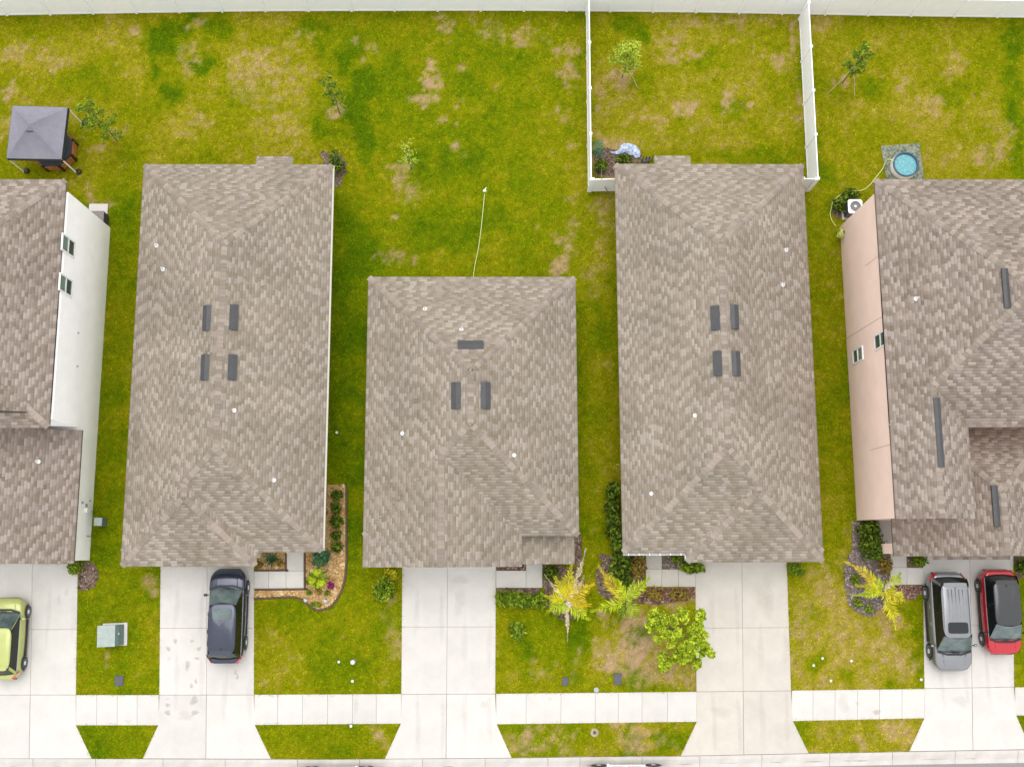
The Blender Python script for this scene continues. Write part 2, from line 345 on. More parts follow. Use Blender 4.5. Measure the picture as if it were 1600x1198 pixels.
driveway((-29,880),(122,880),(-29,1085),(119,1085),(-29,1133),(118.5,1133),(-54,1184.5),(144,1184.5),983,(51,46),'concrete')
driveway((251,884),(397,884),(249,1085),(397,1085),(248,1133),(398,1133),(223,1184.5),(424,1185),981,(324,322),'concrete')
driveway((628.5,880),(775,880),(627,1084),(774,1083.5),(627,1130.5),(775,1130),(601,1185),(800,1183.5),979,(699.5,697),'concrete')
driveway((1086,876),(1229,875),(1088,1080),(1236,1078.5),(1089,1127.5),(1238,1126),(1063,1180.5),(1264,1176.5),981,(1159,1162),'concrete_old')
driveway((1442,868),(1583,867),(1444,1075),(1584,1072.5),(1445,1121),(1587,1118),(1420,1173.3),(1611,1170),977,(1515,1520),'concrete')
def sidewalk(x0, x1, yt0, yt1, yb0, yb1, joints, m='concrete'):
    o = base('sidewalk', [(x0, yt0), (x1, yt1), (x1, yb1), (x0, yb0)])
    xs = [x0]+joints+[x1]
    for a, b in zip(xs, xs[1:]):
        f = lambda x, p, q: p+(q-p)*(x-x0)/(x1-x0)
        slab(o, [(a, f(a, yt0, yt1)), (b, f(b, yt0, yt1)), (b, f(b, yb0, yb1)), (a, f(a, yb0, yb1))], m)
sidewalk(-200, -29, 1084, 1084, 1132, 1132, [-160, -120, -80])
sidewalk(119, 248.5, 1085, 1085, 1132.5, 1132.5, [151.5, 183.5, 214.5])
sidewalk(397.5, 627, 1084.5, 1083.5, 1132, 1130, [434, 472.5, 512, 551, 588])
sidewalk(775, 1088.5, 1083, 1080, 1131, 1127, [822, 876.5, 930, 966, 1003, 1043])
sidewalk(1237, 1444.5, 1078, 1075.5, 1126, 1121.5, [1270, 1304.5, 1339.5, 1374, 1409])
sidewalk(1585.5, 1800, 1073, 1068, 1117.5, 1112, [1620, 1655, 1690, 1725])
def walk(slabs, m='concrete'):
    o = empty('front_walk', P(*slabs[0][0])); struct(o)
    for q in slabs:
        s = slab(o, q, m); s.location -= o.location
R = lambda x0, y0, x1, y1: [(x0, y0), (x1, y0), (x1, y1), (x0, y1)]
walk([R(397,892,420,920), R(420,892,447,920), R(447,891.5,475,919.5), R(447,861,475,891.5)])
walk([R(775,891,822,918), R(822,881,847.5,918)])
walk([R(1009,862,1034,888.5), R(1009,888.5,1034,916), R(1034,889,1060,916.5), R(1060,889.5,1086.5,916.5)], 'concrete_old')
walk([R(1372,812,1397,849), R(1374,849,1396,862), R(1391,862,1416.5,886), R(1391,886,1417,913), R(1417,886.5,1442.5,913)])
walk([R(-60,876,0,880)])
# kerb and street
def kerb_and_street():
    o = empty('kerb', (0, 0, 0)); struct(o)
    joints = [-240,-144,-46,52,150,255,352,465,562,660,758,856,906,1003,1093,1190,1296,1394,1492,1590,1690,1790]
    prof = [(0, .03), (.05, .034), (.16, .03), (.30, -.02), (.42, -.062), (.62, -.07), (.635, -.085)]
    for a, b in zip(joints, joints[1:]):
        vs = []; fs = []; n = len(prof)
        ks = 3
        for i in range(ks+1):
            px = a+(b-a)*i/ks; p = P(px, float(kerb_y(px))+.4); sgn = .009 if i == 0 else (-.009 if i == ks else 0)
            for (d, z) in prof: vs.append((p.x+sgn, p.y-d, z))
        for i in range(ks):
            for k in range(n-1): fs.append((i*n+k, i*n+k+1, (i+1)*n+k+1, (i+1)*n+k))
        c = Vector(vs[0])
        mesh('kerb_segment', [(v[0]-c.x, v[1]-c.y, v[2]) for v in vs], fs, M['kerb'], o, False, (c.x, c.y, 0))
    x0, x1 = -60, 60
    ys = lambda x: float(np.interp(x, KX, KY))
    xs = [x0]+list(KX)+[x1]
    vs = [(x, ys(x)-.55, -.088) for x in xs]+[(x, -40, -.088) for x in xs]; n = len(xs)
    struct(mesh('street', vs, [(i, n+i, n+i+1, i+1) for i in range(n-1)], M['asphalt']))
    struct(mesh('kerb_bed', [(x, ys(x)+.02, .0) for x in KX]+[(x, ys(x)-.6, -.095) for x in KX], [(i, len(KX)+i, len(KX)+i+1, i+1) for i in range(len(KX)-1)], M['joint']))
kerb_and_street()

# ------------------------------------------------------------------ houses
EXPO = .143
PATTERN = [(.34, .9), (.26, .22), (.17, .5), (.30, .82), (.25, .28), (.15, .55)]   # tabs and gaps of one laminated strip
class Roof:
    """height = the highest of several hipped or gabled rectangles"""
    def __init__(s, rects, z, pitch):
        s.r = rects; s.z = z; s.p = pitch      # rect: (x0,y0,x1,y1,'NSEW' sloping sides)
    def dist(s, r, side, x, y):
        return {'W': x-r[0], 'E': r[2]-x, 'S': y-r[1], 'N': r[3]-y}[side]
    def rect_h(s, r, x, y):
        h = np.full_like(x, 1e9)
        for sd in r[4]: h = np.minimum(h, s.dist(r, sd, x, y))
        ins = (x >= r[0]-1e-6) & (x <= r[2]+1e-6) & (y >= r[1]-1e-6) & (y <= r[3]+1e-6)
        return np.where(ins, h, -1)
    def h(s, x, y):
        x = np.asarray(x, float); y = np.asarray(y, float)
        return np.max([s.rect_h(r, x, y) for r in s.r], axis=0)
    def zat(s, x, y): return s.z+s.p*float(np.maximum(s.h(np.array([x]), np.array([y])), 0)[0])
    def polys(s):
        out = []
        for ri, r in enumerate(s.r):
            for sd in r[4]:
                poly = [(r[0], r[1]), (r[2], r[1]), (r[2], r[3]), (r[0], r[3])]
                for so in r[4]:
                    if so == sd: continue
                    g = lambda p: s.dist(r, so, *p)-s.dist(r, sd, *p)
                    new = []
                    for i in range(len(poly)):
                        a, b = poly[i-1], poly[i]; ga, gb = g(a), g(b)
                        if (ga >= -1e-7) != (gb >= -1e-7):
                            t = ga/(ga-gb); new.append((a[0]+(b[0]-a[0])*t, a[1]+(b[1]-a[1])*t))
                        if gb >= -1e-7: new.append(b)
                    poly = new
                out.append((ri, sd, poly))
        return out
def build_roof(rf, parent, shm='shingle', fascia='fascia', eave_over=.02):
    cosp = 1/math.sqrt(1+rf.p**2); root = None
    # underlayer
    mb = MB()
    for ri, sd, poly in rf.polys():
        if len(poly) < 3: continue
        mb.add([(x, y, rf.z+rf.p*rf.dist(rf.r[ri], sd, x, y)-.012-.003*ri) for x, y in poly], [tuple(range(len(poly)))])
    root = mb.build('roof', M['deck'], parent)
    # shingle courses
    V = []; rn = []
    st = .03; e = EXPO*cosp
    def active(ri, sd, x, y):
        r = rf.r[ri]; hs = np.array([rf.rect_h(q, x, y) for q in rf.r]); mxh = hs.max(0)
        first = np.argmax(hs >= mxh-1e-4, axis=0)
        ds = np.array([rf.dist(r, q, x, y) for q in r[4]]); am = np.argmin(ds, axis=0)
        return (first == ri) & (am == r[4].index(sd))
    for ri, sd, poly in rf.polys():
        if len(poly) < 3: continue
        r = rf.r[ri]; dmax = max(rf.dist(r, sd, *p) for p in poly)
        along = (r[1], r[3]) if sd in 'WE' else (r[0], r[2])
        t = np.arange(along[0]+st/2, along[1], st)
        def xy(d, t):
            if sd == 'W': return np.full_like(t, r[0]+d), t
            if sd == 'E': return np.full_like(t, r[2]-d), t
            if sd == 'S': return t, np.full_like(t, r[1]+d)
            return t, np.full_like(t, r[3]-d)
        k = 0; shade = random.random()
        while k*e < dmax:
            d0, d1 = k*e, min((k+1)*e, dmax); dm = (d0+d1)/2
            ac = active(ri, sd, *xy(dm, t)); idx = np.flatnonzero(np.diff(np.concatenate([[0], ac.astype(int), [0]])))
            for a, b in zip(idx[::2], idx[1::2]):
                ta, tb = t[a]-st/2, t[b-1]+st/2
                for end in (0, 1):                       # run the course on under a valley
                    tt = ta-.1 if end == 0 else tb+.1
                    if along[0] < tt < along[1] and rf.h(*xy(dm, np.array([tt])))[0] > dm+.02:
                        if end == 0: ta -= .13
                        else: tb += .13
                pi_ = 0; pos = along[0]-1.6+((k*.55+shade+random.uniform(-.13, .13)) % 1.47)
                while pos < tb:
                    ln, tone = PATTERN[pi_ % 6]; pi_ += 1; ln *= random.uniform(.85, 1.15); q0, q1 = max(pos, ta), min(pos+ln, tb); pos += ln
                    if q1-q0 < .01: continue
                    u = min(1, max(0, tone+random.gauss(0, .13))) if random.random() > .12 else random.random(); hi = .016 if u > .45 else .009
                    dl = d0-(eave_over if k == 0 else .012)
                    def pt(d, tt, off):
                        if sd == 'W': x, y = r[0]+d, tt
                        elif sd == 'E': x, y = r[2]-d, tt
                        elif sd == 'S': x, y = tt, r[1]+d
                        else: x, y = tt, r[3]-d
                        return (x, y, rf.z+rf.p*d+off)
                    V += [pt(dl, q0, hi), pt(dl, q1, hi), pt(d1, q1, .003), pt(d1, q0, .003), pt(dl, q0, -.004), pt(dl, q1, -.004)]
                    rn.append(u)
            k += 1
    V = np.array(V); n = len(rn); b = np.arange(n)*6
    # coarse blotches from the way bundles were mixed
    c = V.reshape(n, 6, 3)[:, 0]; rn = np.array(rn)
    rn = np.clip(rn+(fbm(c[:, 0], c[:, 1], .8, 5)-.5)*.4, 0, 1)
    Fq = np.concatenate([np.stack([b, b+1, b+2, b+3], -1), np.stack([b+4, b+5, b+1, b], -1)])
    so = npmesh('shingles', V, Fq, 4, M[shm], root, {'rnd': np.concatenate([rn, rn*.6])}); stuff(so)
    # hip and ridge caps, one object each
    for ri, r in enumerate(rf.r):
        ps = [(sd, poly) for (i, sd, poly) in rf.polys() if i == ri]
        for a in range(len(ps)):
            for b2 in range(a+1, len(ps)):
                sa, pa = ps[a]; sb, pb = ps[b2]
                com = [p for p in pa if any(abs(p[0]-q[0])+abs(p[1]-q[1]) < 1e-5 for q in pb)]
                if len(com) < 2: continue
                p0 = com[0]; p1 = max(com, key=lambda p: abs(p[0]-p0[0])+abs(p[1]-p0[1]))
                z0, z1 = (rf.z+rf.p*rf.dist(r, sa, *p) for p in (p0, p1))
                if z0 > z1: p0, p1, z0, z1 = p1, p0, z1, z0
                A, B = Vector((*p0, z0)), Vector((*p1, z1)); Ln = (B-A).length
                if Ln < .3: continue
                u = (B-A).normalized(); nrm = {'W': (-1, 0), 'E': (1, 0), 'S': (0, -1), 'N': (0, 1)}
                cap = None; step = .21; nn = int(Ln/step)
                side = []
                for sd in (sa, sb):
                    nn_ = Vector((nrm[sd][0]*rf.p, nrm[sd][1]*rf.p, 1)).normalized()
                    w = nn_.cross(u).normalized()
                    out = Vector((nrm[sd][0], nrm[sd][1], 0))
                    if w.dot(out) < 0: w = -w
                    side.append((w, nn_))
                vs = []
                for (tt, off) in ((-.03, .034), (.2, .021)):
                    c0 = u*tt
                    vs += [c0+side[0][0]*.15+side[0][1]*off, c0+Vector((0, 0, off+.008)), c0+side[1][0]*.15+side[1][1]*off]
                vs += [v-Vector((0, 0, .03)) for v in vs[:3]]
                fs = [(0, 1, 4, 3), (1, 2, 5, 4), (6, 7, 1, 0), (7, 8, 2, 1)]
                for i in range(nn):
                    p = A+u*(i*step+.05); q = Vector((u.y, -u.x, 0)).normalized()*.12
                    hx = np.array([p.x, p.x+q.x, p.x-q.x]); hy = np.array([p.y, p.y+q.y, p.y-q.y]); hh = rf.h(hx, hy)
                    own = (p.z-rf.z)/rf.p
                    if hh[0] > own+.02 or 2*hh[0]-hh[1]-hh[2] < .08: continue
                    if cap is None: cap = mesh('ridge_cap', vs, fs, M['cap'], root, False, p)
                    else: link('ridge_cap', cap.data, root, p)
    # fascia along the outer edges, soffit below
    fb = MB()
    for ri, r in enumerate(rf.r):
        for sd, (ax, ay, bx, by), nx, ny in (('S', (r[0], r[1], r[2], r[1]), 0, -1), ('N', (r[0], r[3], r[2], r[3]), 0, 1), ('W', (r[0], r[1], r[0], r[3]), -1, 0), ('E', (r[2], r[1], r[2], r[3]), 1, 0)):
            L = math.hypot(bx-ax, by-ay); m = max(2, int(L/.15)); prev = None
            for i in range(m+1):
                x, y = ax+(bx-ax)*i/m, ay+(by-ay)*i/m
                xt, yt = x+nx*.01, y+ny*.01
                cov = any(q[0]-1e-4 <= xt <= q[2]+1e-4 and q[1]-1e-4 <= yt <= q[3]+1e-4 for j, q in enumerate(rf.r) if j != ri)
                z = rf.z+rf.p*float(max(0, rf.rect_h(r, np.array([x]), np.array([y]))[0])) if sd not in r[4] else rf.z
                cur = None if cov else (x-nx*.004, y-ny*.004, z-.004)
                if prev and cur:
                    a, b_ = prev, cur
                    fb.add([(a[0], a[1], a[2]), (b_[0], b_[1], b_[2]), (b_[0], b_[1], b_[2]-.19), (a[0], a[1], a[2]-.19),
                            (a[0]-nx*.03, a[1]-ny*.03, a[2]-.01), (b_[0]-nx*.03, b_[1]-ny*.03, b_[2]-.01), (b_[0]-nx*.03, b_[1]-ny*.03, b_[2]-.19), (a[0]-nx*.03, a[1]-ny*.03, a[2]-.19)],
                           [(0, 1, 2, 3), (4, 7, 6, 5), (0, 4, 5, 1), (3, 2, 6, 7)])
                prev = cur
    fb.build('fascia', M[fascia], root)
    sb = MB()
    for ri, r in enumerate(rf.r): sb.box(((r[0]+r[2])/2, (r[1]+r[3])/2, rf.z-.175-.004*ri), (r[2]-r[0]-.07, r[3]-r[1]-.07, .012))
    sb.build('soffit', M[fascia], root)
    return root
def wall_box(parent, r, z0, z1, m, ins=.36, name='wall', gable=None):
    mb = MB(); x0, y0, x1, y1 = r[0]+ins, r[1]+ins, r[2]-ins, r[3]-ins
    mb.box(((x0+x1)/2, (y0+y1)/2, (z0+z1)/2), (x1-x0, y1-y0, z1-z0))
    if gable is not None:                    # triangle above the front wall
        p = gable; w = (x1-x0)/2
        for yy in (y0, y0+.12): pass
        mb.add([(x0, y0, z1), (x1, y0, z1), ((x0+x1)/2, y0, z1+w*p), (x0, y0+.12, z1), (x1, y0+.12, z1), ((x0+x1)/2, y0+.12, z1+w*p)], [(0, 1, 2), (3, 5, 4), (0, 2, 5, 3), (1, 4, 5, 2)])
    return mb.build(name, M[m], parent)
def prect(px0, py0, px1, py1, z, sides, W=None, E=None):
    """axis-aligned rectangle from pixel extents at height z; px0/px1 may be (top, bottom) pairs"""
    g = lambda v, i: v[i] if isinstance(v, tuple) else v
    xa = (P(g(px0, 0), py0, z).x+P(g(px0, 1), py1, z).x)/2; xb = (P(g(px1, 0), py0, z).x+P(g(px1, 1), py1, z).x)/2
    xm = (g(px0, 0)+g(px1, 0))/2
    return (xa if W is None else W, P(xm, py1, z).y, xb if E is None else E, P(xm, py0, z).y, sides)
def roof_point(rf, px, py):
    z = rf.z
    for _ in range(12): p = P(px, py, z); z = rf.zat(p.x, p.y)
    return P(px, py, z)
def slope_frame(rf, p):
    e = .05; gx = (rf.zat(p.x+e, p.y)-rf.zat(p.x-e, p.y))/(2*e); gy = (rf.zat(p.x, p.y+e)-rf.zat(p.x, p.y-e))/(2*e)
    n = Vector((-gx, -gy, 1)).normalized(); down = Vector((-gx, -gy, -(gx*gx+gy*gy)))
    if down.length < 1e-4: down = Vector((0, -1, 0))
    down.normalize(); side = n.cross(down)
    return Matrix((side, down, n)).transposed()
def off_ridge_vent(rf, root, px, py, length=1.25, width=.42):
    """low sheet-metal hood: open dark edge on the downhill side"""
    p = roof_point(rf, px, py); Mx = slope_frame(rf, p).to_4x4()
    L, w, h = length/2, width/2, .13
    vs = [(-L, -w, .01), (L, -w, .01), (L, -w*.15, h), (-L, -w*.15, h), (L, w, h*.92), (-L, w, h*.92), (L, w, .05), (-L, w, .05), (L, w*.8, .01), (-L, w*.8, .01)]
    fs = [(0, 1, 2, 3), (3, 2, 4, 5), (5, 4, 6, 7), (0, 3, 5, 7, 9), (1, 8, 6, 4, 2)]
    o = mesh('roof_vent', vs, fs, M['vent'], root); o.matrix_local = Matrix.Translation(p) @ Mx
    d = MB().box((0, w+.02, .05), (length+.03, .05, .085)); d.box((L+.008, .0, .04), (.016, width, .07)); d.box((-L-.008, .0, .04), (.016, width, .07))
    dd = mesh('vent_shadow_lip', d.v, d.f, M['vent_dark'], root); dd.matrix_local = o.matrix_local.copy()  # dark boxes coloured as the shadow along the hood's open edge and ends
PIPE = None
def pipe_vent(rf, root, px, py):
    global PIPE
    p = roof_point(rf, px, py)
    if PIPE is None:
        mb = MB(); mb.lathe([(.11, 0), (.10, .03), (.05, .07), (.047, .30), (.038, .30), (.038, .2)], 10)
        PIPE = mb.build('pipe_vent', M['white_metal'], root, False, p)
    else: link('pipe_vent', PIPE.data, root, p)
def ridge_vent(rf, root, px, py0, py1, px1=None):
    a, b = roof_point(rf, px, py0), roof_point(rf, px1 or px, py1)
    x = (a.x+b.x)/2; z = max(rf.zat(x, (a.y+b.y)/2), rf.zat(x+.1, (a.y+b.y)/2), rf.zat(x-.1, (a.y+b.y)/2)); L = abs(a.y-b.y)
    vs = []; fs = []
    for y in (-L/2, L/2): vs += [(-.16, y, -.03), (-.15, y, .035), (0, y, .085), (.15, y, .035), (.16, y, -.03)]
    fs = [(0, 1, 6, 5), (1, 2, 7, 6), (2, 3, 8, 7), (3, 4, 9, 8), (0, 4, 3, 2, 1), (5, 6, 7, 8, 9)]
    mesh('ridge_vent', vs, fs, M['vent'], root, False, (x, (a.y+b.y)/2, z+.02))
def garage(parent, xc, y, w=4.9, h=2.15):
    g = MB().box((xc, y-.02, h/2+.03), (w, .04, h)).build('garage_door', M['white_metal'], parent)
    for i in range(4):
        MB().box((xc, y-.05, .03+h*(i+.5)/4), (w-.06, .025, h/4-.03)).build('door_panel', M['white_metal'], g)
ZE, ZE2, PT = 2.72, 5.72, .42
# --- house with the east garden bed (second from left)
def house_two():
    h = empty('house', P(360, 600)); h.location = (0, 0, 0)
    tag(h, 'single-storey house with hip roof, dark blue SUV parked at its garage', 'house')
    A = prect((222, 194), 257.5, (518, 505), 862, ZE, 'WENS')
    B = prect((222, 193), 600, (400, 400), 884, ZE, 'WES', W=A[0]); B = (A[0], B[1], P(400, 880, ZE).x, A[3]-6, 'WES')
    Cc = prect(400, 242.5, 456.5, 300, ZE, 'N'); 
    rf = Roof([A, B], ZE, PT); root = build_roof(rf, h)
    n = Roof([(P(400, 245, ZE).x, A[3]-.0, P(456.5, 245, ZE).x, P(428, 242.5, ZE).y, 'N')], ZE-.22, PT)
    build_roof(n, h)
    wall_box(h, A, -.1, ZE-.16, 'cream_wall'); wall_box(h, B, -.1, ZE-.17, 'cream_wall', .37)
    garage(h, (B[0]+B[2])/2+.2, B[1]+.37)
    for v in ((324.5, 497), (365, 496), (321.5, 574), (363, 574)): off_ridge_vent(rf, root, *v)
    for v in ((245, 384), (255, 421), (366, 641), (428, 750)): pipe_vent(rf, root, *v)
    # gutter and downspout at the front right corner
    g = MB().box((A[2]+.05, (A[1]+A[3])/2, ZE-.07), (.11, A[3]-A[1]-.1, .12)); g.build('gutter', M['fascia'], h)
    MB().box((A[2]-.25, A[1]+2.0, 1.2), (.08, .1, 2.5)).build('downspout', M['fascia_brown'], h)
    MB().box((P(499, 254).x, A[3]+.06-.35, .09), (.7, .5, .16)).build('air_conditioner_pad', M['concrete'], h)
    return rf
house_two()
# --- the centre house
def house_three():
    h = empty('house', (0, 0, 0)); tag(h, 'smallest single-storey hip-roof house in the middle with an empty driveway', 'house')
    A = prect((574, 570), 433, (899, 904), 837, ZE, 'WENS')
    B = (A[0], P(690, 885.5, ZE).y, P(815, 880, ZE).x, A[3]-5.5, 'WE')
    rf = Roof([A, B], ZE, PT); root = build_roof(rf, h)
    pr = (P(815, 860, ZE).x-.02, P(856, 881, ZE-.85).y, P(897, 860, ZE-.85).x, A[1]+.4, 'E')
    porch = Roof([pr], ZE-.85, .1); build_roof(porch, h)
    wall_box(h, A, -.1, ZE-.16, 'cream_wall'); wall_box(h, B, -.1, ZE-.17, 'cream_wall', .37, gable=PT)
    MB().box((pr[2]-.3, pr[1]+.3, .8), (.25, .25, 1.6)).build('porch_post', M['cream_wall'], h)
    garage(h, P(701, 887).x, B[1]+.37)
    off_ridge_vent(rf, root, 735.5, 540, 1.25, .45)
    for v in ((713.5, 618), (758, 618)): off_ridge_vent(rf, root, *v, 1.3, .48)
    for v in ((664, 483), (721, 515), (629, 677), (803, 711)): pipe_vent(rf, root, *v)
house_three()
# --- house with the gutter front (second from right)
def house_four():
    h = empty('house', (0, 0, 0)); tag(h, 'single-storey hip-roof house between the two white side fences', 'house')
    A = prect((962, 972), 257, (1257, 1283), 863, ZE, 'WENS')
    B = (P(1073, 870, ZE).x, P(1178, 877.5, ZE).y, A[2], A[3]-6, 'WES')
    rf = Roof([A, B], ZE, PT); root = build_roof(rf, h)
    n = Roof([(P(1023.5, 245, ZE).x, A[3], P(1079, 245, ZE).x, P(1050, 241.5, ZE).y, 'N')], ZE-.22, PT); build_roof(n, h)
    wall_box(h, A, -.1, ZE-.16, 'grey_wall'); wall_box(h, B, -.1, ZE-.17, 'grey_wall', .37)
    garage(h, P(1160, 880).x, B[1]+.37)
    for v in ((1118, 497), (1146.5, 495.5), (1122, 568), (1149, 568)): off_ridge_vent(rf, root, *v, 1.22, .44)
    for v in ((1228, 391), (1223, 445), (1086, 649), (1018, 771)): pipe_vent(rf, root, *v)
    x0, x1 = A[0]+.02, B[0]-.02; y = A[1]-.07
    g = MB(); g.box(((x0+x1)/2, y, ZE-.13), (x1-x0, .09, .012)); g.box(((x0+x1)/2, y-.05, ZE-.08), (x1-x0, .012, .11)); g.box(((x0+x1)/2, y+.055, ZE-.08), (x1-x0, .012, .11))
    g.box((x1-.02, (y+B[1])/2, ZE-.08), (.1, y-B[1]-.15, .1))
    gu = g.build('gutter', M['cap_plastic'], h)
    for i in range(6): MB().box((x0+(i+.5)*(x1-x0)/6, y, ZE-.02), (.035, .12, .012)).build('gutter_bracket', M['white_metal'], gu)
    MB().box((P(980, 254).x, A[3]+.06-.35, .09), (.75, .5, .16)).build('air_conditioner_pad', M['concrete'], h)
house_four()
def wall_window(parent, X, face, pts, glass=('glass', 'glass')):
    """sliding window on the plane x=X; pts = two opposite corners in pixels, face = +1/-1"""
    a, b = PX(*pts[0], X), PX(*pts[1], X)
    y0, y1, z0, z1 = min(a.y, b.y), max(a.y, b.y), min(a.z, b.z), max(a.z, b.z)
    yc, zc, w, hh = (y0+y1)/2, (z0+z1)/2, y1-y0, z1-z0; f = .07
    fr = MB()
    for c, d in (((0, 0, hh/2), (.07, w+.12, f)), ((0, 0, -hh/2), (.07, w+.12, f)), ((0, w/2+.025, 0), (.068, f, hh)), ((0, -w/2-.025, 0), (.068, f, hh)), ((0, 0, 0), (.06, w, .06))): fr.box(c, d)
    win = fr.build('window', M['white_metal'], parent, False, (X+face*.03, yc, zc))
    for s, g in ((1, glass[1]), (-1, glass[0])):
        MB().box((-face*.012, 0, s*hh/4), (.012, w, hh/2-.06)).build('pane', M[g], win)
# --- two-storey white house on the left edge
def house_one():
    h = empty('house', (0, 0, 0)); tag(h, 'two-storey house with tall white side wall at left edge', 'house')
    E = (P(101, 281, ZE2).x+P(78, 668, ZE2).x)/2
    yN, yS = P(90, 281, ZE2).y, P(60, 668, ZE2).y; W = E-11.6
    A = (W, yS, E, yN, 'WENS'); B = (W, P(60, 643, ZE2+.35).y, E, yN-6, 'WE')
    rf = Roof([A, B], ZE2, PT); root = build_roof(rf, h, 'shingle_brown', 'fascia_brown')
    E2 = (P(125, 668, ZE).x+P(117.5, 881, ZE).x)/2; W2 = E2-10.4
    L = (W2, P(60, 880, ZE).y, E2, yS+.25, 'WE')
    lf = Roof([L], ZE, .33); r2 = build_roof(lf, h, 'shingle_brown', 'fascia_brown')
    Xw = (P(168, 356).x+P(145, 875).x)/2
    mb = MB(); yn = P(168, 356).y; ys = P(145, 875).y; ymid = yS+.4
    mb.box(((W+.3+Xw)/2, (yn+ymid)/2, (ZE2-.17)/2-.05), (Xw-W-.3, yn-ymid, ZE2-.07)); 
    mb.build('wall', M['white_wall'], h)
    mb = MB(); mb.box(((W2+.3+Xw)/2, (ys+ymid)/2-.001, (ZE-.18)/2-.05), (Xw-W2-.3-.004, ymid-ys, ZE-.08)); mb.build('wall', M['white_wall'], h)
    garage(h, P(47, 880).x, ys-.01)
    wall_window(h, Xw, 1, ((97, 366), (114.5, 402)), ('glass', 'glass_green'))
    wall_window(h, Xw, 1, ((93, 428), (110.5, 463)), ('glass', 'glass_green'))
    pipe_vent(lf, r2, 60, 721)
    # small wall fittings near the front corner
    for (px, py, s) in ((134, 789, .09), (140, 782, .06), (128, 785, .07), (121.5, 520, .05), (120, 572, .05)):
        p = PX(px, py, Xw); MB().box((.03, 0, 0), (.06, s*1.6, s*2)).build('wall_fitting', M['grey_metal'], h, False, p)
    p = PX(136, 797, Xw); MB().box((.07, 0, .1), (.14, .22, .5)).build('electric_meter_box', M['white_metal'], h, False, p)
    for (px, py) in ((141, 799), (140, 838)):
        p = P(px+4, py); MB().tube([(0, 0, -.05), (0, 0, .7)], .025, 6).build('conduit', M['grey_metal'], h, False, (Xw+.05, p.y, 0))
    return Xw
XW1 = house_one()
# --- two-storey pink house on the right edge
def house_five():
    h = empty('house', (0, 0, 0)); tag(h, 'two-storey house with pink stucco side wall at right edge', 'house')
    W = (P(1370, 281, ZE2).x+P(1397, 811, ZE2).x)/2
    yN, yS = P(1480, 281, ZE2).y, P(1560, 667, ZE2).y; E = W+11.9
    A = (W, yS, E, yN, 'WENS'); xe = P(1520, 770, ZE2).x
    B = (W, P(1460, 810.5, ZE2).y, xe, yN-5.5, 'WE')
    rf = Roof([A, B], ZE2, PT); root = build_roof(rf, h, 'shingle_brown', 'fascia_brown')
    Xw = (P(1315, 354).x+P(1336, 811).x)/2; yn = P(1315, 354).y; ysB = P(1336, 813).y
    MB().box(((Xw+E-.3)/2, (yn+yS+.35)/2, (ZE2-.17)/2-.05), (E-.3-Xw, yn-yS-.35, ZE2-.07)).build('wall', M['pink_wall'], h)
    MB().box(((Xw+xe-.3)/2, (yS+.35+ysB)/2, (ZE2-.18)/2-.05), (xe-.3-Xw-.002, yS+.35-ysB+.004, ZE2-.08)).build('wall', M['pink_wall'], h)
    Wl = P(1395.5, 840, ZE).x; El = Wl+9.6
    L = (Wl, P(1480, 868.5, ZE).y, El, P(1500, 600, ZE).y, 'WEN'); L = (L[0], L[1], L[2], L[1]+7.9, 'WEN')
    lf = Roof([L], ZE, .36); r2 = build_roof(lf, h, 'shingle_brown', 'fascia_brown')
    G = (P(1450, 870, ZE).x, L[1]-.16, P(1580, 870, ZE).x, L[1]+.3, 'S')
    build_roof(Roof([G], ZE-.12, .3), h, 'shingle_brown', 'fascia_brown')
    MB().box(((P(1446, 868).x+El-.3)/2, (L[1]+.4+yS)/2, (ZE-.2)/2-.05), (El-.3-P(1446, 868).x, yS-L[1]-.4, ZE-.1)).build('wall', M['pink_wall'], h)
    garage(h, P(1514, 868).x, L[1]+.4)
    MB().box((Wl+.32, L[1]+.38, 1.2), (.5, .5, 2.5)).build('porch_post', M['pink_wall'], h)
    pipe_vent(rf, root, 1431, 467)
    ridge_vent(rf, root, 1571, 420, 482); ridge_vent(rf, root, 1466, 622, 730); ridge_vent(lf, r2, 1555, 758, 822)
    wall_window(h, Xw, -1, ((1334.5, 568), (1348, 541)), ('glass', 'glass_green'))
    wall_window(h, Xw, -1, ((1368.5, 546), (1385, 516)), ('glass', 'glass'))
    for (a, b) in (((1323, 530), (1380, 492)), ((1352, 416), (1372, 400)), ((1360, 703), (1392, 694))):   # control joints in the stucco
        p, q = PX(*a, Xw), PX(*b, Xw)
        MB().box((0, 0, 0), (.012, .025, abs(q.z-p.z))).build('control_joint', M['seam'], h, False, (Xw-.002, (p.y+q.y)/2, (p.z+q.z)/2))
    return Xw
M['seam'] = mat('stucco_seam', srgb(205, 175, 160, .8), .9, .05, 3)
XW5 = house_five()

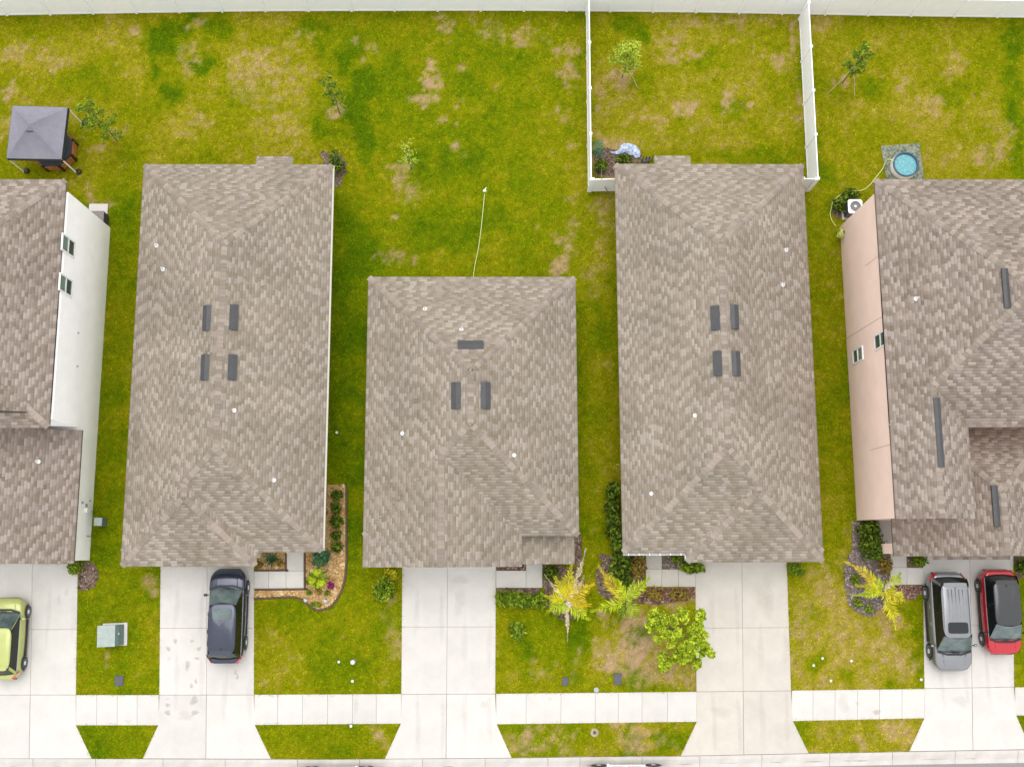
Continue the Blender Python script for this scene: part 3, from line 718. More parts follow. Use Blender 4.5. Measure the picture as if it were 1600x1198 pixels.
# ------------------------------------------------------------------ fences
def fence(name_label, pts, posts_every=None, post_px=None, h=1.83, last=True):
    """white vinyl privacy fence: pts in world; panel between posts"""
    f = empty('fence', pts[0]); tag(f, name_label, 'fence')
    o = f.location
    post = None; pan = {}
    for i, p in enumerate(pts):
        if i < len(pts)-1 or last:
            if post is None:
                mb = MB().box((0, 0, (h+.06)/2), (.127, .127, h+.06)); mb.add([(-.075, -.075, h+.06), (.075, -.075, h+.06), (.075, .075, h+.06), (-.075, .075, h+.06), (0, 0, h+.12)], [(0, 1, 4), (1, 2, 4), (2, 3, 4), (3, 0, 4), (3, 2, 1, 0)])
                post = mb.build('post', M['vinyl'], f, False, Vector(p)-o)
            else: link('post', post.data, f, Vector(p)-o)
        if i < len(pts)-1:
            q = pts[i+1]; d = Vector(q)-Vector(p); L = d.length-.127; ang = math.atan2(d.y, d.x); c = (Vector(p)+Vector(q))/2-o
            mb = MB(); n = max(2, int(L/.19)); w = L/n
            for k in range(n): mb.box((-L/2+(k+.5)*w, 0, h/2), (w-.006, .022+.0, h-.2))
            mb.box((0, 0, h/2), (L, .014, h-.22))
            pn = mb.build('panel', M['vinyl'], f, False, c); pn.rotation_euler = (0, 0, ang)
            for z in (h-.06, .1):
                rl = MB().box((0, 0, 0), (L, .045, .14)).build('rail', M['vinyl'], pn, False, (0, 0, z))
backy = lambda px: float(np.interp(px, [-250, 0, 200, 400, 800, 1100, 1400, 1600, 1850], [28, 24.5, 21, 18, 17, 20, 25.5, 28, 31]))
fence('long white vinyl privacy fence along the back of all yards', [P(px, backy(px)) for px in [12+67.2*i for i in range(-3, 28)]])
fence('white side fence between middle yard and yard with blue tarp', [P(916+(a-20)/280*3.2, a) for a in np.linspace(23, 299, 5)])
fence('white side fence west of the yard with the round pool', [P(1248.5+(a-28)/270*14, a) for a in np.linspace(31, 298, 5)])
fence('short white gate panel joining side fence to house, hose lying over it', [P(922, 299), P(965, 298.5)])
fence('short white fence return tucked under the roof corner near the pool', [P(1259, 298.5), P(1240, 298)])

# ------------------------------------------------------------------ foliage
def leaf_cloud(c, r, n, size, fn=None, seed=0, shell=.55):
    """n leaf quads spread through an ellipsoid made of several uneven lobes"""
    g = np.random.default_rng(seed); c = np.array(c); r = np.array(r)
    u = g.normal(size=(n, 3)); u /= np.linalg.norm(u, axis=1)[:, None]; rad = shell+(1-shell)*g.random(n)**.6
    lob = np.ones(n)
    for k in range(9):
        d = g.normal(size=3); d /= np.linalg.norm(d); lob += .22*np.clip((u@d-.72)/.28, 0, 1)-.03
    pos = c+u*r*(rad*lob)[:, None]
    s = size*(.6+.8*g.random(n))
    a = g.normal(size=(n, 3)); a[:, 2] *= .45; a /= np.linalg.norm(a, axis=1)[:, None]
    b = np.cross(a, g.normal(size=(n, 3))+np.array([0, 0, 1.6])); b /= np.linalg.norm(b, axis=1)[:, None]
    up = np.cross(a, b)
    A = pos-a*s[:, None]*.9; B = pos+b*s[:, None]*.42+up*s[:, None]*.08; D = pos-b*s[:, None]*.42+up*s[:, None]*.08; E = pos+a*s[:, None]*.9
    V = np.stack([A, B, E, D], 1).reshape(-1, 3); i = np.arange(n)*4
    return V, np.stack([i, i+1, i+2, i+3], -1), g.random(n)
def leafmat(name, dark, mid, light, trans=.25):
    return attr_ramp_mat(name, [(0, dark), (.45, mid), (1, light)], .8, noise=.2, nscale=2.5, trans=trans, spec=.12)
LM = {
 'dark': leafmat('leaf_dark_green', (.018, .035, .004), (.055, .095, .008), (.2, .27, .02)),
 'mid': leafmat('leaf_mid_green', (.05, .09, .006), (.12, .19, .01), (.3, .38, .025)),
 'bright': leafmat('leaf_bright_lime', (.11, .18, .006), (.31, .42, .014), (.6, .66, .06), .3),
 'light': leafmat('leaf_light_green', (.18, .25, .015), (.34, .42, .03), (.52, .58, .08), .3),
 'yellow': leafmat('leaf_yellow', (.32, .31, .01), (.55, .5, .015), (.7, .64, .05), .3),
 'rust': leafmat('leaf_rust', (.12, .05, .02), (.25, .15, .03), (.3, .28, .05)),
 'magenta': leafmat('flower_magenta', (.15, .01, .06), (.32, .02, .15), (.45, .05, .25)),
 'blue_green': leafmat('leaf_blue_green', (.02, .07, .04), (.05, .14, .06), (.12, .24, .1)),
}
def shrub(name, label, px, py, r, h, leaf, n, lm, cat='shrub', group=None, ry=None, seed=None):
    b = P(px, py); o = empty(name, b); tag(o, label, cat, group)
    sd = seed if seed is not None else int(px*7+py*3)
    V, Fq, rn = leaf_cloud((0, 0, h*.55), (r, ry or r, h*.5), n, leaf, seed=sd, shell=.35)
    npmesh('foliage', V, Fq, 4, LM[lm], o, {'rnd': rn})
    rr = random.Random(sd); mb = MB()
    for k in range(5):
        a = rr.uniform(0, 6.28); mb.tube([(0, 0, -.03), (math.cos(a)*r*.3, math.sin(a)*r*.3, h*.35), (math.cos(a)*r*.6, math.sin(a)*r*.6, h*.7)], .02, 5, .006)
    mb.build('stem', M['bark'], o)
    return o
def sapling(label, base_px, h, r, lm, n, leaf, stakes=(), lean=(0, 0), cr0=.35, twiggy=False):
    b = P(*base_px); o = empty('young_tree', b); tag(o, label, 'tree')
    rr = random.Random(int(base_px[0])); top = Vector((lean[0], lean[1], h))
    tr = MB().tube([(0, 0, -.05), top*.4+Vector((.03, .02, 0)), top*.75, top], .035, 7, .008); tr.build('trunk', M['bark'], o)
    limbs = MB(); Vs = []; Fs = []; Rn = []; base_i = 0
    nl = 13
    for k in range(nl):
        t = cr0+(1-cr0)*k/(nl-1); a = k*2.4+rr.uniform(-.4, .4); ln = r*(1.15-.75*abs(t-.55)*1.6)*rr.uniform(.6, 1.15)
        s = top*t; e = s+Vector((math.cos(a)*ln, math.sin(a)*ln, rr.uniform(.2, .6)*ln+.1)); mid = (s+e)/2+Vector((0, 0, -.05))
        limbs.tube([s, mid, e], .014, 5, .004)
        for q in (mid, e, (mid+e)/2):
            V, Fq, rn = leaf_cloud(q, (.26*r/.6,)*2+(.2,), n//(nl*3), leaf, seed=rr.randrange(9999), shell=.1)
            Vs.append(V); Fs.append(Fq+base_i); Rn.append(rn); base_i += len(V)
    limbs.build('limbs', M['bark'], o)
    npmesh('crown', np.concatenate(Vs), np.concatenate(Fs), 4, LM[lm], o, {'rnd': np.concatenate(Rn)})
    for (sx, sy, th) in stakes:
        p = P(sx, sy)-b
        MB().tube([(p.x, p.y, -.02), tuple(top*th)], .022, 6).build('guy_stake', M['palewood' if lean else 'bark'], o)
    return o
sapling('thin young tree with dark foliage beside the grey canopy tent', (183, 220), 4.3, .75, 'mid', 1100, .085, cr0=.25)
sapling('slender young tree with mulch ring behind the second house', (531, 178), 4.2, .5, 'mid', 700, .075, stakes=((541, 167, .45),))
sapling('sparse pale twiggy sapling in the middle back yard', (643, 264), 2.9, .55, 'light', 300, .06)
sapling('bright lime feathery sapling by white side fence', (972, 122), 3.4, .72, 'light', 1900, .09, stakes=((997, 138, .5),))
sapling('green staked sapling in the yard with the round pool', (1316, 130), 3.7, .6, 'mid', 1000, .085, stakes=((1295, 145, .55), (1335, 151, .55)))
def big_tree():
    b = P(1046, 980); o = empty('shade_tree', b); tag(o, 'bushy bright lime tree overhanging driveway of second house from right', 'tree')
    MB().tube([(0, 0, -.05), (.05, .02, .8), (0, -.05, 1.7), (.05, 0, 2.6)], .07, 8, .03).build('trunk', M['bark'], o)
    limbs = MB(); Vs = []; Fs = []; Rn = []; bi = 0; rr = random.Random(4)
    ends = [((1030,958),2.6),((1022,978),2.5),((1048,965),3.0),((1070,962),2.8),((1095,968),2.4),((1100,960),2.2),((1060,985),3.3),((1085,985),3.0),((1048,1000),3.0),((1070,1005),3.2),((1100,1010),2.6),((1105,1022),2.3),((1095,1000),2.7),((1060,1025),2.6),((1040,1030),2.0),((1085,1035),2.0),((1035,992),2.7),((1075,1020),2.9),((1028,968),2.2),((1092,990),2.2),((1042,1040),1.6)]
    for (e, z) in ends:
        q = P(*e, z)-b; limbs.tube([(0, 0, 1.2+rr.random()*.8), (q.x*.5, q.y*.5, z*.75), tuple(q)], .022, 5, .006)
        for k in range(4):
            c = q+Vector((rr.uniform(-.3, .3), rr.uniform(-.3, .3), rr.uniform(-.25, .2)))
            V, Fq, rn = leaf_cloud(c, (.22, .22, .16), 62, .105, seed=rr.randrange(9999), shell=.2)
            Vs.append(V); Fs.append(Fq+bi); Rn.append(rn); bi += len(V)
    limbs.build('limbs', M['bark'], o)
    npmesh('crown', np.concatenate(Vs), np.concatenate(Fs), 4, LM['bright'], o, {'rnd': np.concatenate(Rn)})
big_tree()
DEAD = leafmat('leaf_dead_frond', (.28, .2, .12), (.45, .36, .25), (.62, .55, .42), .1)
ORNG = leafmat('leaf_orange_yellow', (.4, .3, .01), (.6, .46, .015), (.72, .6, .05), .3)
YG = leafmat('leaf_yellow_green', (.2, .29, .008), (.38, .47, .012), (.6, .63, .04), .3)
def palm(label, cpx, fronds, ht=1.1, trunk_r=.12):
    b = P(*cpx); o = empty('palm_tree', b); tag(o, label, 'palm')
    MB().lathe([(trunk_r*1.3, -.05), (trunk_r, .15), (trunk_r*.9, ht*.6), (trunk_r*.7, ht), (.03, ht+.1)], 9).build('trunk', M['bark'], o)
    rr = random.Random(int(cpx[0]))
    for (ex, ey, lm, wid) in fronds:
        e = P(ex, ey, .45)-b; d = Vector((e.x, e.y, 0)); L = d.length; d.normalize(); sd = Vector((-d.y, d.x, 0))
        bend = rr.uniform(-.12, .12); pts = []
        N = 16
        for i in range(N+1):
            t = i/N; pts.append(d*L*t+sd*bend*math.sin(t*3.14)*L*.5+Vector((0, 0, ht+.55*math.sin(t*2.5)-(ht-.15)*t*t*.85)))
        V = []; Fq = []; rn = []
        def quad(a, b_, c, q):
            k = len(V); V.extend([a, b_, c, q]); Fq.append((k, k+1, k+2, k+3)); rn.append(rr.random())
        for i in range(N):
            w = .018*(1-i/N)+.006; quad(pts[i]+sd*w, pts[i+1]+sd*w, pts[i+1]-sd*w, pts[i]-sd*w)
        nl = 56
        for k in range(2, nl):
            t = k/nl; f = t*N; i = min(int(f), N-1); p = pts[i].lerp(pts[i+1], f-i)
            ll = wid*1.2*(math.sin(min(1, t*1.15+.12)*3.0)*.9+.15)*rr.uniform(.55, 1.2)
            for s in (-1, 1):
                if rr.random() < .12: continue
                dir_ = (sd*s*1.0+d*(.45+.6*t)+Vector((rr.uniform(-.2, .2), rr.uniform(-.2, .2), rr.uniform(-.7, .3)))).normalized(); wd = d*.027
                tip = p+dir_*ll; mid = p+dir_*ll*.5+Vector((0, 0, .03))
                quad(p-wd*.6, mid-wd, tip, mid+wd)
        npmesh('frond', np.array([tuple(v) for v in V]), np.array(Fq), 4, {'dead': DEAD, 'orange': ORNG, 'yg': YG}.get(lm) or LM[lm], o, {'rnd': rn})
    return o
palm('yellowing palm with dead pale fronds beside the middle house walk', (881, 938), [(850,896,'dead',.10),(915,856,'dead',.22),(886,1002,'dead',.12),(928,912,'orange',.42),(922,945,'orange',.42),(922,968,'yg',.4),(855,955,'yg',.4),(866,900,'yellow',.4),(893,878,'yellow',.42),(850,930,'yellow',.3),(912,898,'dead',.2),(896,950,'dead',.15),(872,960,'light',.25),(900,905,'orange',.4)])
palm('yellow-green palm in the bed west of the lime tree', (974, 938), [(934,882,'orange',.38),(1014,902,'yg',.36),(922,955,'yg',.38),(992,965,'light',.4),(950,895,'yg',.3),(965,972,'mid',.3),(990,905,'light',.25)])
palm('yellow-fronded palm in grey mulch near the silver SUV', (1368, 922), [(1316,876,'orange',.36),(1334,914,'yellow',.36),(1398,984,'yellow',.4),(1410,938,'yellow',.36),(1404,894,'yg',.34),(1328,930,'yg',.3),(1388,902,'dead',.14),(1350,892,'light',.3)], 1.0)

# mulch beds: a ground patch plus chips
def in_poly(poly, x, y):
    ins = np.zeros(len(x), bool); n = len(poly); j = n-1
    for i in range(n):
        xi, yi = poly[i]; xj, yj = poly[j]
        ins ^= ((yi > y) != (yj > y)) & (x < (xj-xi)*(y-yi)/((yj-yi) or 1e-9)+xi); j = i
    return ins
CH = {
 'gold': (mat('golden_bark_bed', srgb(225, 180, 115), .95, .2, 14), attr_ramp_mat('golden_bark_chip', [(0, srgb(175, 118, 60)), (.5, srgb(238, 192, 122)), (1, srgb(255, 236, 188))], .9)),
 'brown': (mat('brown_mulch_bed', srgb(138, 114, 98), .95, .25, 14), attr_ramp_mat('brown_mulch_chip', [(0, srgb(75, 52, 45)), (.5, srgb(140, 112, 100)), (1, srgb(195, 170, 150))], .9)),
 'grey': (mat('grey_mulch_bed', srgb(142, 126, 116), .95, .25, 14), attr_ramp_mat('grey_mulch_chip', [(0, srgb(92, 78, 70)), (.5, srgb(158, 142, 134)), (1, srgb(215, 200, 190))], .9)),
 'red': (mat('red_mulch_bed', srgb(135, 95, 85), .95, .25, 14), attr_ramp_mat('red_mulch_chip', [(0, srgb(80, 45, 42)), (.5, srgb(160, 120, 108)), (1, srgb(215, 185, 170))], .9)),
}
def bed(poly_px, kind, dens=120, size=.055, conc=True, ragged=0.0):
    poly = [(P(*p).x, P(*p).y) for p in poly_px]
    if ragged:
        q = []
        for i in range(len(poly)):
            a, b = poly[i], poly[(i+1) % len(poly)]
            for k in range(4):
                t = k/4; q.append((a[0]+(b[0]-a[0])*t+random.uniform(-1, 1)*ragged, a[1]+(b[1]-a[1])*t+random.uniform(-1, 1)*ragged))
        poly = q
    if conc: CONC.append(poly)
    area = sum(poly[i-1][0]*poly[i][1]-poly[i][0]*poly[i-1][1] for i in range(len(poly)))/2
    if area < 0: poly = poly[::-1]; area = -area
    o = mesh('mulch_bed', [(x, y, .021) for x, y in poly], [tuple(range(len(poly)))], CH[kind][0]); struct(o)
    xs = [p[0] for p in poly]; ys = [p[1] for p in poly]; bb = (max(xs)-min(xs))*(max(ys)-min(ys))
    n = int(dens*bb); x = rng.uniform(min(xs), max(xs), n); y = rng.uniform(min(ys), max(ys), n); k = in_poly(poly, x, y); x = x[k]; y = y[k]; n = len(x)
    a = rng.uniform(0, 6.28, n); L = size*rng.uniform(.5, 1.3, n); w = L*rng.uniform(.3, .6, n); ca, sa = np.cos(a), np.sin(a); t1 = rng.uniform(-.02, .03, n)
    z = .03+rng.uniform(0, .02, n)
    V = np.stack([np.stack([x+ca*L-sa*w, y+sa*L+ca*w, z+t1], -1), np.stack([x-ca*L-sa*w, y-sa*L+ca*w, z], -1), np.stack([x-ca*L+sa*w, y-sa*L-ca*w, z], -1), np.stack([x+ca*L+sa*w, y+sa*L-ca*w, z+t1], -1)], 1).reshape(-1, 3)
    i = np.arange(n)*4
    stuff(npmesh('mulch_chips', V, np.stack([i, i+1, i+2, i+3], -1), 4, CH[kind][1], o, {'rnd': rng.random(n)}))
    return poly
GOLD = [(511,757),(540,757),(541,850),(541,885),(537,910),(529,930),(516,946),(500,952),(485,947),(472,935),(458,931),(435,932),(397,934),(397,920.5),(476,919.5),(476,862),(507,860)]
bed(GOLD, 'gold', 150)
bed(R(403,862,446,891), 'gold', 150)
bed([(123,879),(146,878),(153,890),(154,905),(146,917),(134,922),(122,921)], 'brown', 120)
bed(R(776,879,821,890.5), 'red', 160); bed([(897,836),(908,836),(909,870),(904,882),(897,882)], 'brown', 150)
bed(R(776,918.5,845,927), 'brown', 130, ragged=.05); bed([(848,882),(895,884),(915,915),(905,960),(880,972),(862,962),(850,935)], 'brown', 110, conc=False, ragged=.15)
bed([(938,865),(1008.5,864),(1008.5,915),(985,950),(950,945),(934,915)], 'brown', 110, conc=False, ragged=.15); bed(R(1035,862,1074,888.5), 'grey', 160)
bed([(985,918),(1085,917.5),(1085.5,936),(1040,943),(1000,943)], 'red', 130, ragged=.08)
bed([(1334,813),(1373,813),(1391,866),(1391,905),(1385,945),(1362,962),(1335,956),(1321,935),(1318,905),(1328,860)], 'grey', 150, ragged=.12)
bed([(1391,913.5),(1442,913.5),(1442,928),(1420,938),(1393,932)], 'red', 150, ragged=.08); bed(R(1418,862,1443,886), 'brown', 120)
bed([(500,238),(534,238),(541,262),(532,292),(519,292)], 'brown', 100, conc=False, ragged=.15); bed([(926,235),(960,232),(1000,238),(1005,256),(962,258),(962,275),(926,275)], 'brown', 110, conc=False, ragged=.1)
bed([(1300,312),(1330,306),(1336,330),(1322,348),(1302,340)], 'brown', 80, conc=False, ragged=.15)
bed([(1585,870),(1640,870),(1640,905),(1590,905)], 'brown', 120, ragged=.1)
# dark edging around the golden bed
def edging(pts, label):
    mb = MB(); q = [P(*p, .05) for p in pts]; fine = []
    for i in range(len(q)-1):
        a, b, c, d = q[max(i-1, 0)], q[i], q[i+1], q[min(i+2, len(q)-1)]
        for k in range(5):
            t = k/5; fine.append(.5*((2*b)+(c-a)*t+(2*a-5*b+4*c-d)*t*t+(3*b-a-3*c+d)*t**3))
    fine.append(q[-1]); mb.tube(fine, .055, 6)
    tag(mb.build('bed_edging', mat('brown_edging', (.09, .055, .035), .8, .2, 8)), label, 'edging')
edging([(541,757),(541.5,850),(541,885),(537.5,910),(530,930),(517,946.5),(500,953),(485,948),(472,936.5),(458,932.5),(435,933.5),(397,935)], 'curving brown edging around the golden bark bed')
edging([(398,920.8),(475.6,920),(476.2,918.5),(476,900),(476,864)], 'straight brown edging between front walk and golden bark')
edging([(398,891),(446,890.6),(446.5,889),(446.5,865)], 'brown edging of the small square planter by the blue SUV')

def hedge_row(label, spots, r, h, leaf, n, lm, group):
    for k, (px, py) in enumerate(spots): shrub('hedge_shrub', label[k] if isinstance(label, list) else label, px, py, r*random.uniform(.85, 1.15), h*random.uniform(.85, 1.1), leaf, n, lm, 'shrub', group, seed=int(px+py*13))
ordn = ['first', 'second', 'third', 'fourth', 'fifth', 'sixth']
hedge_row(['dark leafy plant in golden bark side strip, %s from the top' % ordn[i] for i in range(5)], [(526,774),(527,793),(526,815),(526,836),(527,855)], .32, .6, .11, 150, 'dark', 'plants in the golden bark strip')
hedge_row(['glossy dark hedge shrub along house wall, %s from the top' % ordn[i] for i in range(5)], [(954,768),(955,790),(957,812),(960,832),(963,850)], .48, 1.1, .13, 330, 'dark', 'hedge west of the second house from right')
shrub('shrub', 'dark shrub between back corner of second house and lot line', 526, 262, .5, .9, .09, 420, 'dark', ry=.75)
shrub('shrub', 'low leafy shrub with dead twigs below green netting', 938, 262, .4, .7, .09, 330, 'dark'); shrub('shrub', 'small dark shrub below the blue tarp', 972, 252, .5, .6, .09, 280, 'dark', ry=.3)
shrub('shrub', 'weedy green shrub beside the round-fan air conditioner', 1314, 322, .55, .6, .1, 480, 'dark', ry=.6); shrub('shrub', 'dark weeds behind the round-fan air conditioner', 1325, 306, .6, .45, .09, 280, 'dark', ry=.3)
shrub('shrub', 'small bright shrub at white house front corner', 122, 887, .42, .8, .11, 180, 'mid')
shrub('shrub', 'leafy green shrub left of the middle driveway', 602, 920, .62, 1.0, .12, 520, 'mid', ry=.75); shrub('shrub', 'yellow-leaved shrub at middle driveway top corner', 612, 897, .36, .5, .1, 160, 'yellow')
hedge_row(['green hedge shrub below middle house walk, %s from the driveway' % ordn[i] for i in range(4)], [(786,934),(803,936),(822,937),(840,937)], .5, .65, .12, 330, 'mid', 'hedge shrubs below the middle walk')
shrub('shrub', 'round dark green shrub alone on the middle front lawn', 808, 985, .48, .5, .11, 260, 'mid', ry=.6); shrub('shrub', 'leafy green shrub between walk and palm at middle house', 862, 896, .5, .7, .1, 330, 'dark', ry=.4)
shrub('shrub', 'dark green shrub at front corner beside the gutter', 968, 880, .75, 1.0, .12, 520, 'dark', ry=.8); shrub('shrub', 'rust and yellow croton shrub left of tan walk', 995, 885, .45, .8, .1, 380, 'rust', ry=.7)
shrub('shrub', 'mid green shrub above the palm in mulch bed', 972, 905, .55, .8, .11, 300, 'dark')
shrub('shrub', 'rusty low shrub below the tan walk, left one', 1022, 929, .6, .4, .09, 280, 'rust', ry=.35); shrub('shrub', 'rusty low shrub below the tan walk, beside the driveway', 1058, 929, .7, .4, .09, 280, 'rust', ry=.33)
shrub('shrub', 'light green arching plant under the house gutter corner', 1080, 886, .75, .6, .14, 300, 'mid', ry=.4); shrub('shrub', 'small green plant inside the square grey planter', 1056, 872, .4, .5, .09, 180, 'mid', ry=.25)
shrub('shrub', 'small green shrub by the tan driveway top right corner', 1241, 887, .5, .5, .1, 280, 'mid', ry=.35)
hedge_row(['tall dark hedge shrub at pink house porch, %s from the wall' % ordn[i] for i in range(3)], [(1352,827),(1354,845),(1358,862)], .62, 1.2, .12, 480, 'dark', 'porch hedge at the pink house')
shrub('shrub', 'clipped green box shrub between walk and silver SUV', 1431, 876, .42, .7, .08, 480, 'mid', ry=.38); shrub('shrub', 'rust and green shrub below the pink house porch', 1381, 884, .4, .5, .1, 280, 'rust', ry=.5)
shrub('shrub', 'low green tuft in grey mulch, upper left of palm', 1334, 905, .28, .3, .09, 140, 'mid'); shrub('shrub', 'low green tuft in grey mulch, lower left of palm', 1338, 941, .26, .3, .09, 130, 'mid'); shrub('shrub', 'low green tuft in grey mulch, right below palm', 1356, 952, .24, .3, .09, 110, 'mid')
shrub('shrub', 'dark shrub at right frame edge near red car', 1594, 884, .45, .6, .1, 280, 'dark')
# plants in the golden bed
shrub('flower_plant', 'magenta flowering plant at the edge of golden bed', 518, 914, .2, .4, .07, 150, 'magenta', 'flower')
shrub('garden_plant', 'tall red-tipped plant at the house corner in golden bed', 505, 870, .5, .8, .13, 200, 'blue_green', 'plant')
for i, (px, py, l) in enumerate(((483, 909, 'left of the small palm'), (483, 925, 'near the walk corner'), (512, 926, 'below the magenta flowers'), (489, 944, 'at the bottom of the bed, left of its twin'), (499, 944, 'at the bottom of the bed, right of its twin'))):
    shrub('garden_plant', 'small green plant in golden bark '+l, px, py, .16, .25, .07, 70, 'mid', 'plant', 'small plants in the golden bed')
shrub('garden_plant', 'small dark plant in golden bark under the little palm', 499, 924, .17, .25, .07, 80, 'rust', 'plant')
palm('small bushy palm in the golden bark bed', (499, 903), [(499+17*math.cos(a*.62), 903+17*math.sin(a*.62), 'yg' if a % 3 else 'mid', .2) for a in range(10)], .5, .06)
def spiky(label, px, py, n, L, mname):
    o = empty('agave_plant', P(px, py)); tag(o, label, 'plant')
    for k in range(n):
        a = k*2.4; el = .25+.7*(k/n); d = Vector((math.cos(a)*math.cos(el), math.sin(a)*math.cos(el), math.sin(el))); s = Vector((-math.sin(a), math.cos(a), 0)); l = L*random.uniform(.8, 1.1)
        vs = [s*.03, d*l*.5+s*.035, d*l-Vector((0, 0, .08)), d*l*.5-s*.035, -s*.03]
        me = mesh('leaf', vs, [(0, 1, 3, 4), (1, 2, 3)], M[mname], o, False, (0, 0, .05))
M['agave'] = mat('agave_leaf', (.02, .07, .015), .5, .3, 8)
spiky('dark spiky plant in the square golden planter', 425, 873, 18, .62, 'agave')
shrub('garden_plant', 'rusty low plant in square planter, left of spiky plant', 406, 882, .2, .25, .08, 90, 'rust', 'plant'); shrub('garden_plant', 'rusty low plant in square planter, right of spiky plant', 438, 880, .2, .25, .08, 90, 'rust', 'plant')
for (px, py, l) in ((478, 937, 'white garden ornament with dark spots by the bed curve'), (509, 938, 'white and green garden ornament below magenta flowers')):
    o = empty('garden_ornament', P(px, py)); tag(o, l, 'ornament')
    MB().lathe([(.1, 0), (.13, .05), (.09, .13), (.04, .2)], 10).build('body', M['cap_plastic'], o, True)
    MB().lathe([(.02, -.05), (.06, .0), (.05, .06), (.01, .1)], 8, (.07, .0, .2)).build('head', M['cap_plastic'], o, True)
    MB().box((.02, .06, .14), (.08, .06, .05)).build('trim', M['dark_metal'] if px < 500 else LM['blue_green'], o)

# ------------------------------------------------------------------ yard things
def canopy():
    z = 2.05; cs = [P(19.5, 165.5, z), P(105.5, 168, z), P(96, 249, z), P(10, 247.5, z)]; c = sum(cs, Vector((0, 0, 0)))/4
    o = empty('canopy_tent', (c.x, c.y, 0)); tag(o, 'grey pop-up canopy tent over a hot tub in left yard', 'canopy')
    cs = [v-Vector((c.x, c.y, 0)) for v in cs]; ap = Vector((-.02, .05, 2.95))
    vs = []; fs = []; N = 8
    for i in range(4):
        a, b = cs[i], cs[(i+1) % 4]; k0 = len(vs)
        for u in range(N+1):
            for v in range(N+1):
                t = u/N; e = a.lerp(b, v/N); p = e.lerp(ap, t); p.z -= .16*math.sin(3.14*t)*math.sin(3.14*v/N)*.9
                vs.append(p)
        for u in range(N):
            for v in range(N): k = k0+u*(N+1)+v; fs.append((k, k+1, k+N+2, k+N+1))
    mesh('fabric_top', vs, fs, M['canopy'], o, True)
    vb = MB()
    for i in range(4):
        a, b = cs[i], cs[(i+1) % 4]; dn = Vector((0, 0, -.24))
        d = (b-a).normalized(); nx = Vector((d.y, -d.x, 0))*-.012
        vb.add([a+nx, b+nx, b+dn+nx*2, a+dn+nx*2, a, b, b+dn, a+dn], [(0, 1, 2, 3), (7, 6, 5, 4), (0, 4, 5, 1), (3, 2, 6, 7)])
    vb.build('valance', M['canopy_dark'], o)
    for i, v in enumerate(cs):
        p = v*.985; lg = MB().box((p.x, p.y, 1.0), (.05, .05, 2.05)).build('leg', M['white_metal'], o)
        d = Vector((0.1, .07))
        MB().lathe([(.02, 0), (.15, .01), (.16, .1), (.12, .17), (.03, .19)], 10, (p.x+.14, p.y+.05, 0)).build('weight_bag', M['black'], lg, True)
    MB().box((ap.x-.04, ap.y-.28, ap.z-.2), (.34, .035, .03)).build('vent_flap', M['canopy_dark'], o)
    # tub
    t = P(82, 231, .7); o = empty('hot_tub', (t.x, t.y, 0)); tag(o, 'octagonal tub with orange wood sides under the canopy', 'hot tub')
    n = 8; r = 1.13; pts = [(r*math.cos(math.pi/8+k*math.pi/4), r*math.sin(math.pi/8+k*math.pi/4)) for k in range(n)]
    MB().prism([(x*.95, y*.95) for x, y in pts], 0, .72).build('shell', M['tub'], o)
    MB().prism([(x*.99, y*.99) for x, y in pts], .722, .80).build('cover', M['tub'], o)
    for k in range(n):
        a, b = Vector((*pts[k], 0)), Vector((*pts[(k+1) % n], 0)); ang = math.atan2(b.y-a.y, b.x-a.x); L = (b-a).length
        s = MB().box((0, 0, 0), (L*.82, .05, .5)).build('side_panel', M['orange_wood'], o, False, ((a.x+b.x)/2, (a.y+b.y)/2, .38)); s.rotation_euler = (0, 0, ang)
        MB().box((0, 0, 0), (L*.84, .09, .05)).build('step_board', M['orange_wood'], s, False, (0, -.03, .27))
        MB().box((a.x, a.y, .38), (.11, .11, .76)).build('corner_post', M['black'], o)
canopy()
def pool():
    c = P(1413.5, 259, .35); o = empty('splash_pool', (c.x, c.y, 0)); tag(o, 'round blue splash pool with white wall on patterned mat', 'pool')
    r = .70
    MB().lathe([(r*1.02, .0), (r*1.06, .25), (r*1.0, .5), (r*.97, .54), (r*.93, .52), (r*.9, .42)], 40).build('wall', M['white_metal'], o, True)
    ri = MB(); prev = None
    ri.lathe([(r*1.005, .50), (r*1.02, .545), (r*.96, .575), (r*.885, .55), (r*.87, .40)], 40); ri.f = ri.f[:-2]
    ri.build('rim', mat('navy_rim', (.02, .07, .13), .4, .1, 6), o, True)
    m = mat('pool_water', srgb(75, 172, 185, .55), .1, .28, 9, spec=.5, col2=srgb(140, 212, 218, .55), bump=.3, bscale=9, det=3)
    MB().lathe([(r*.9, .43), (r*.9, .46)], 40).build('water', m, o)
    q = [P(*p) for p in ((1376, 229), (1436, 224), (1444.5, 286), (1386, 290))]; CONC.append([(v.x, v.y) for v in q])
    mm = mat('leaf_print_mat', srgb(190, 195, 165), .8, .1, 7, col2=srgb(35, 55, 45), bump=.2, det=9)
    tag(MB().prism([(v.x, v.y) for v in q][::-1], .012, .045).build('ground_mat', mm), 'square green-grey patterned mat under the round pool', 'mat')
pool()
def polyline(pts, sub=6):
    q = [Vector(p) for p in pts]; out = []
    for i in range(len(q)-1):
        a, b, c, d = q[max(i-1, 0)], q[i], q[i+1], q[min(i+2, len(q)-1)]
        for k in range(sub):
            t = k/sub; out.append(.5*((2*b)+(c-a)*t+(2*a-5*b+4*c-d)*t*t+(3*b-a-3*c+d)*t**3))
    return out+[q[-1]]
def hose(label, pts, m, r=.022):
    o = MB().tube(polyline(pts), r, 6).build('garden_hose', M[m], None, True); tag(o, label, 'hose'); return o
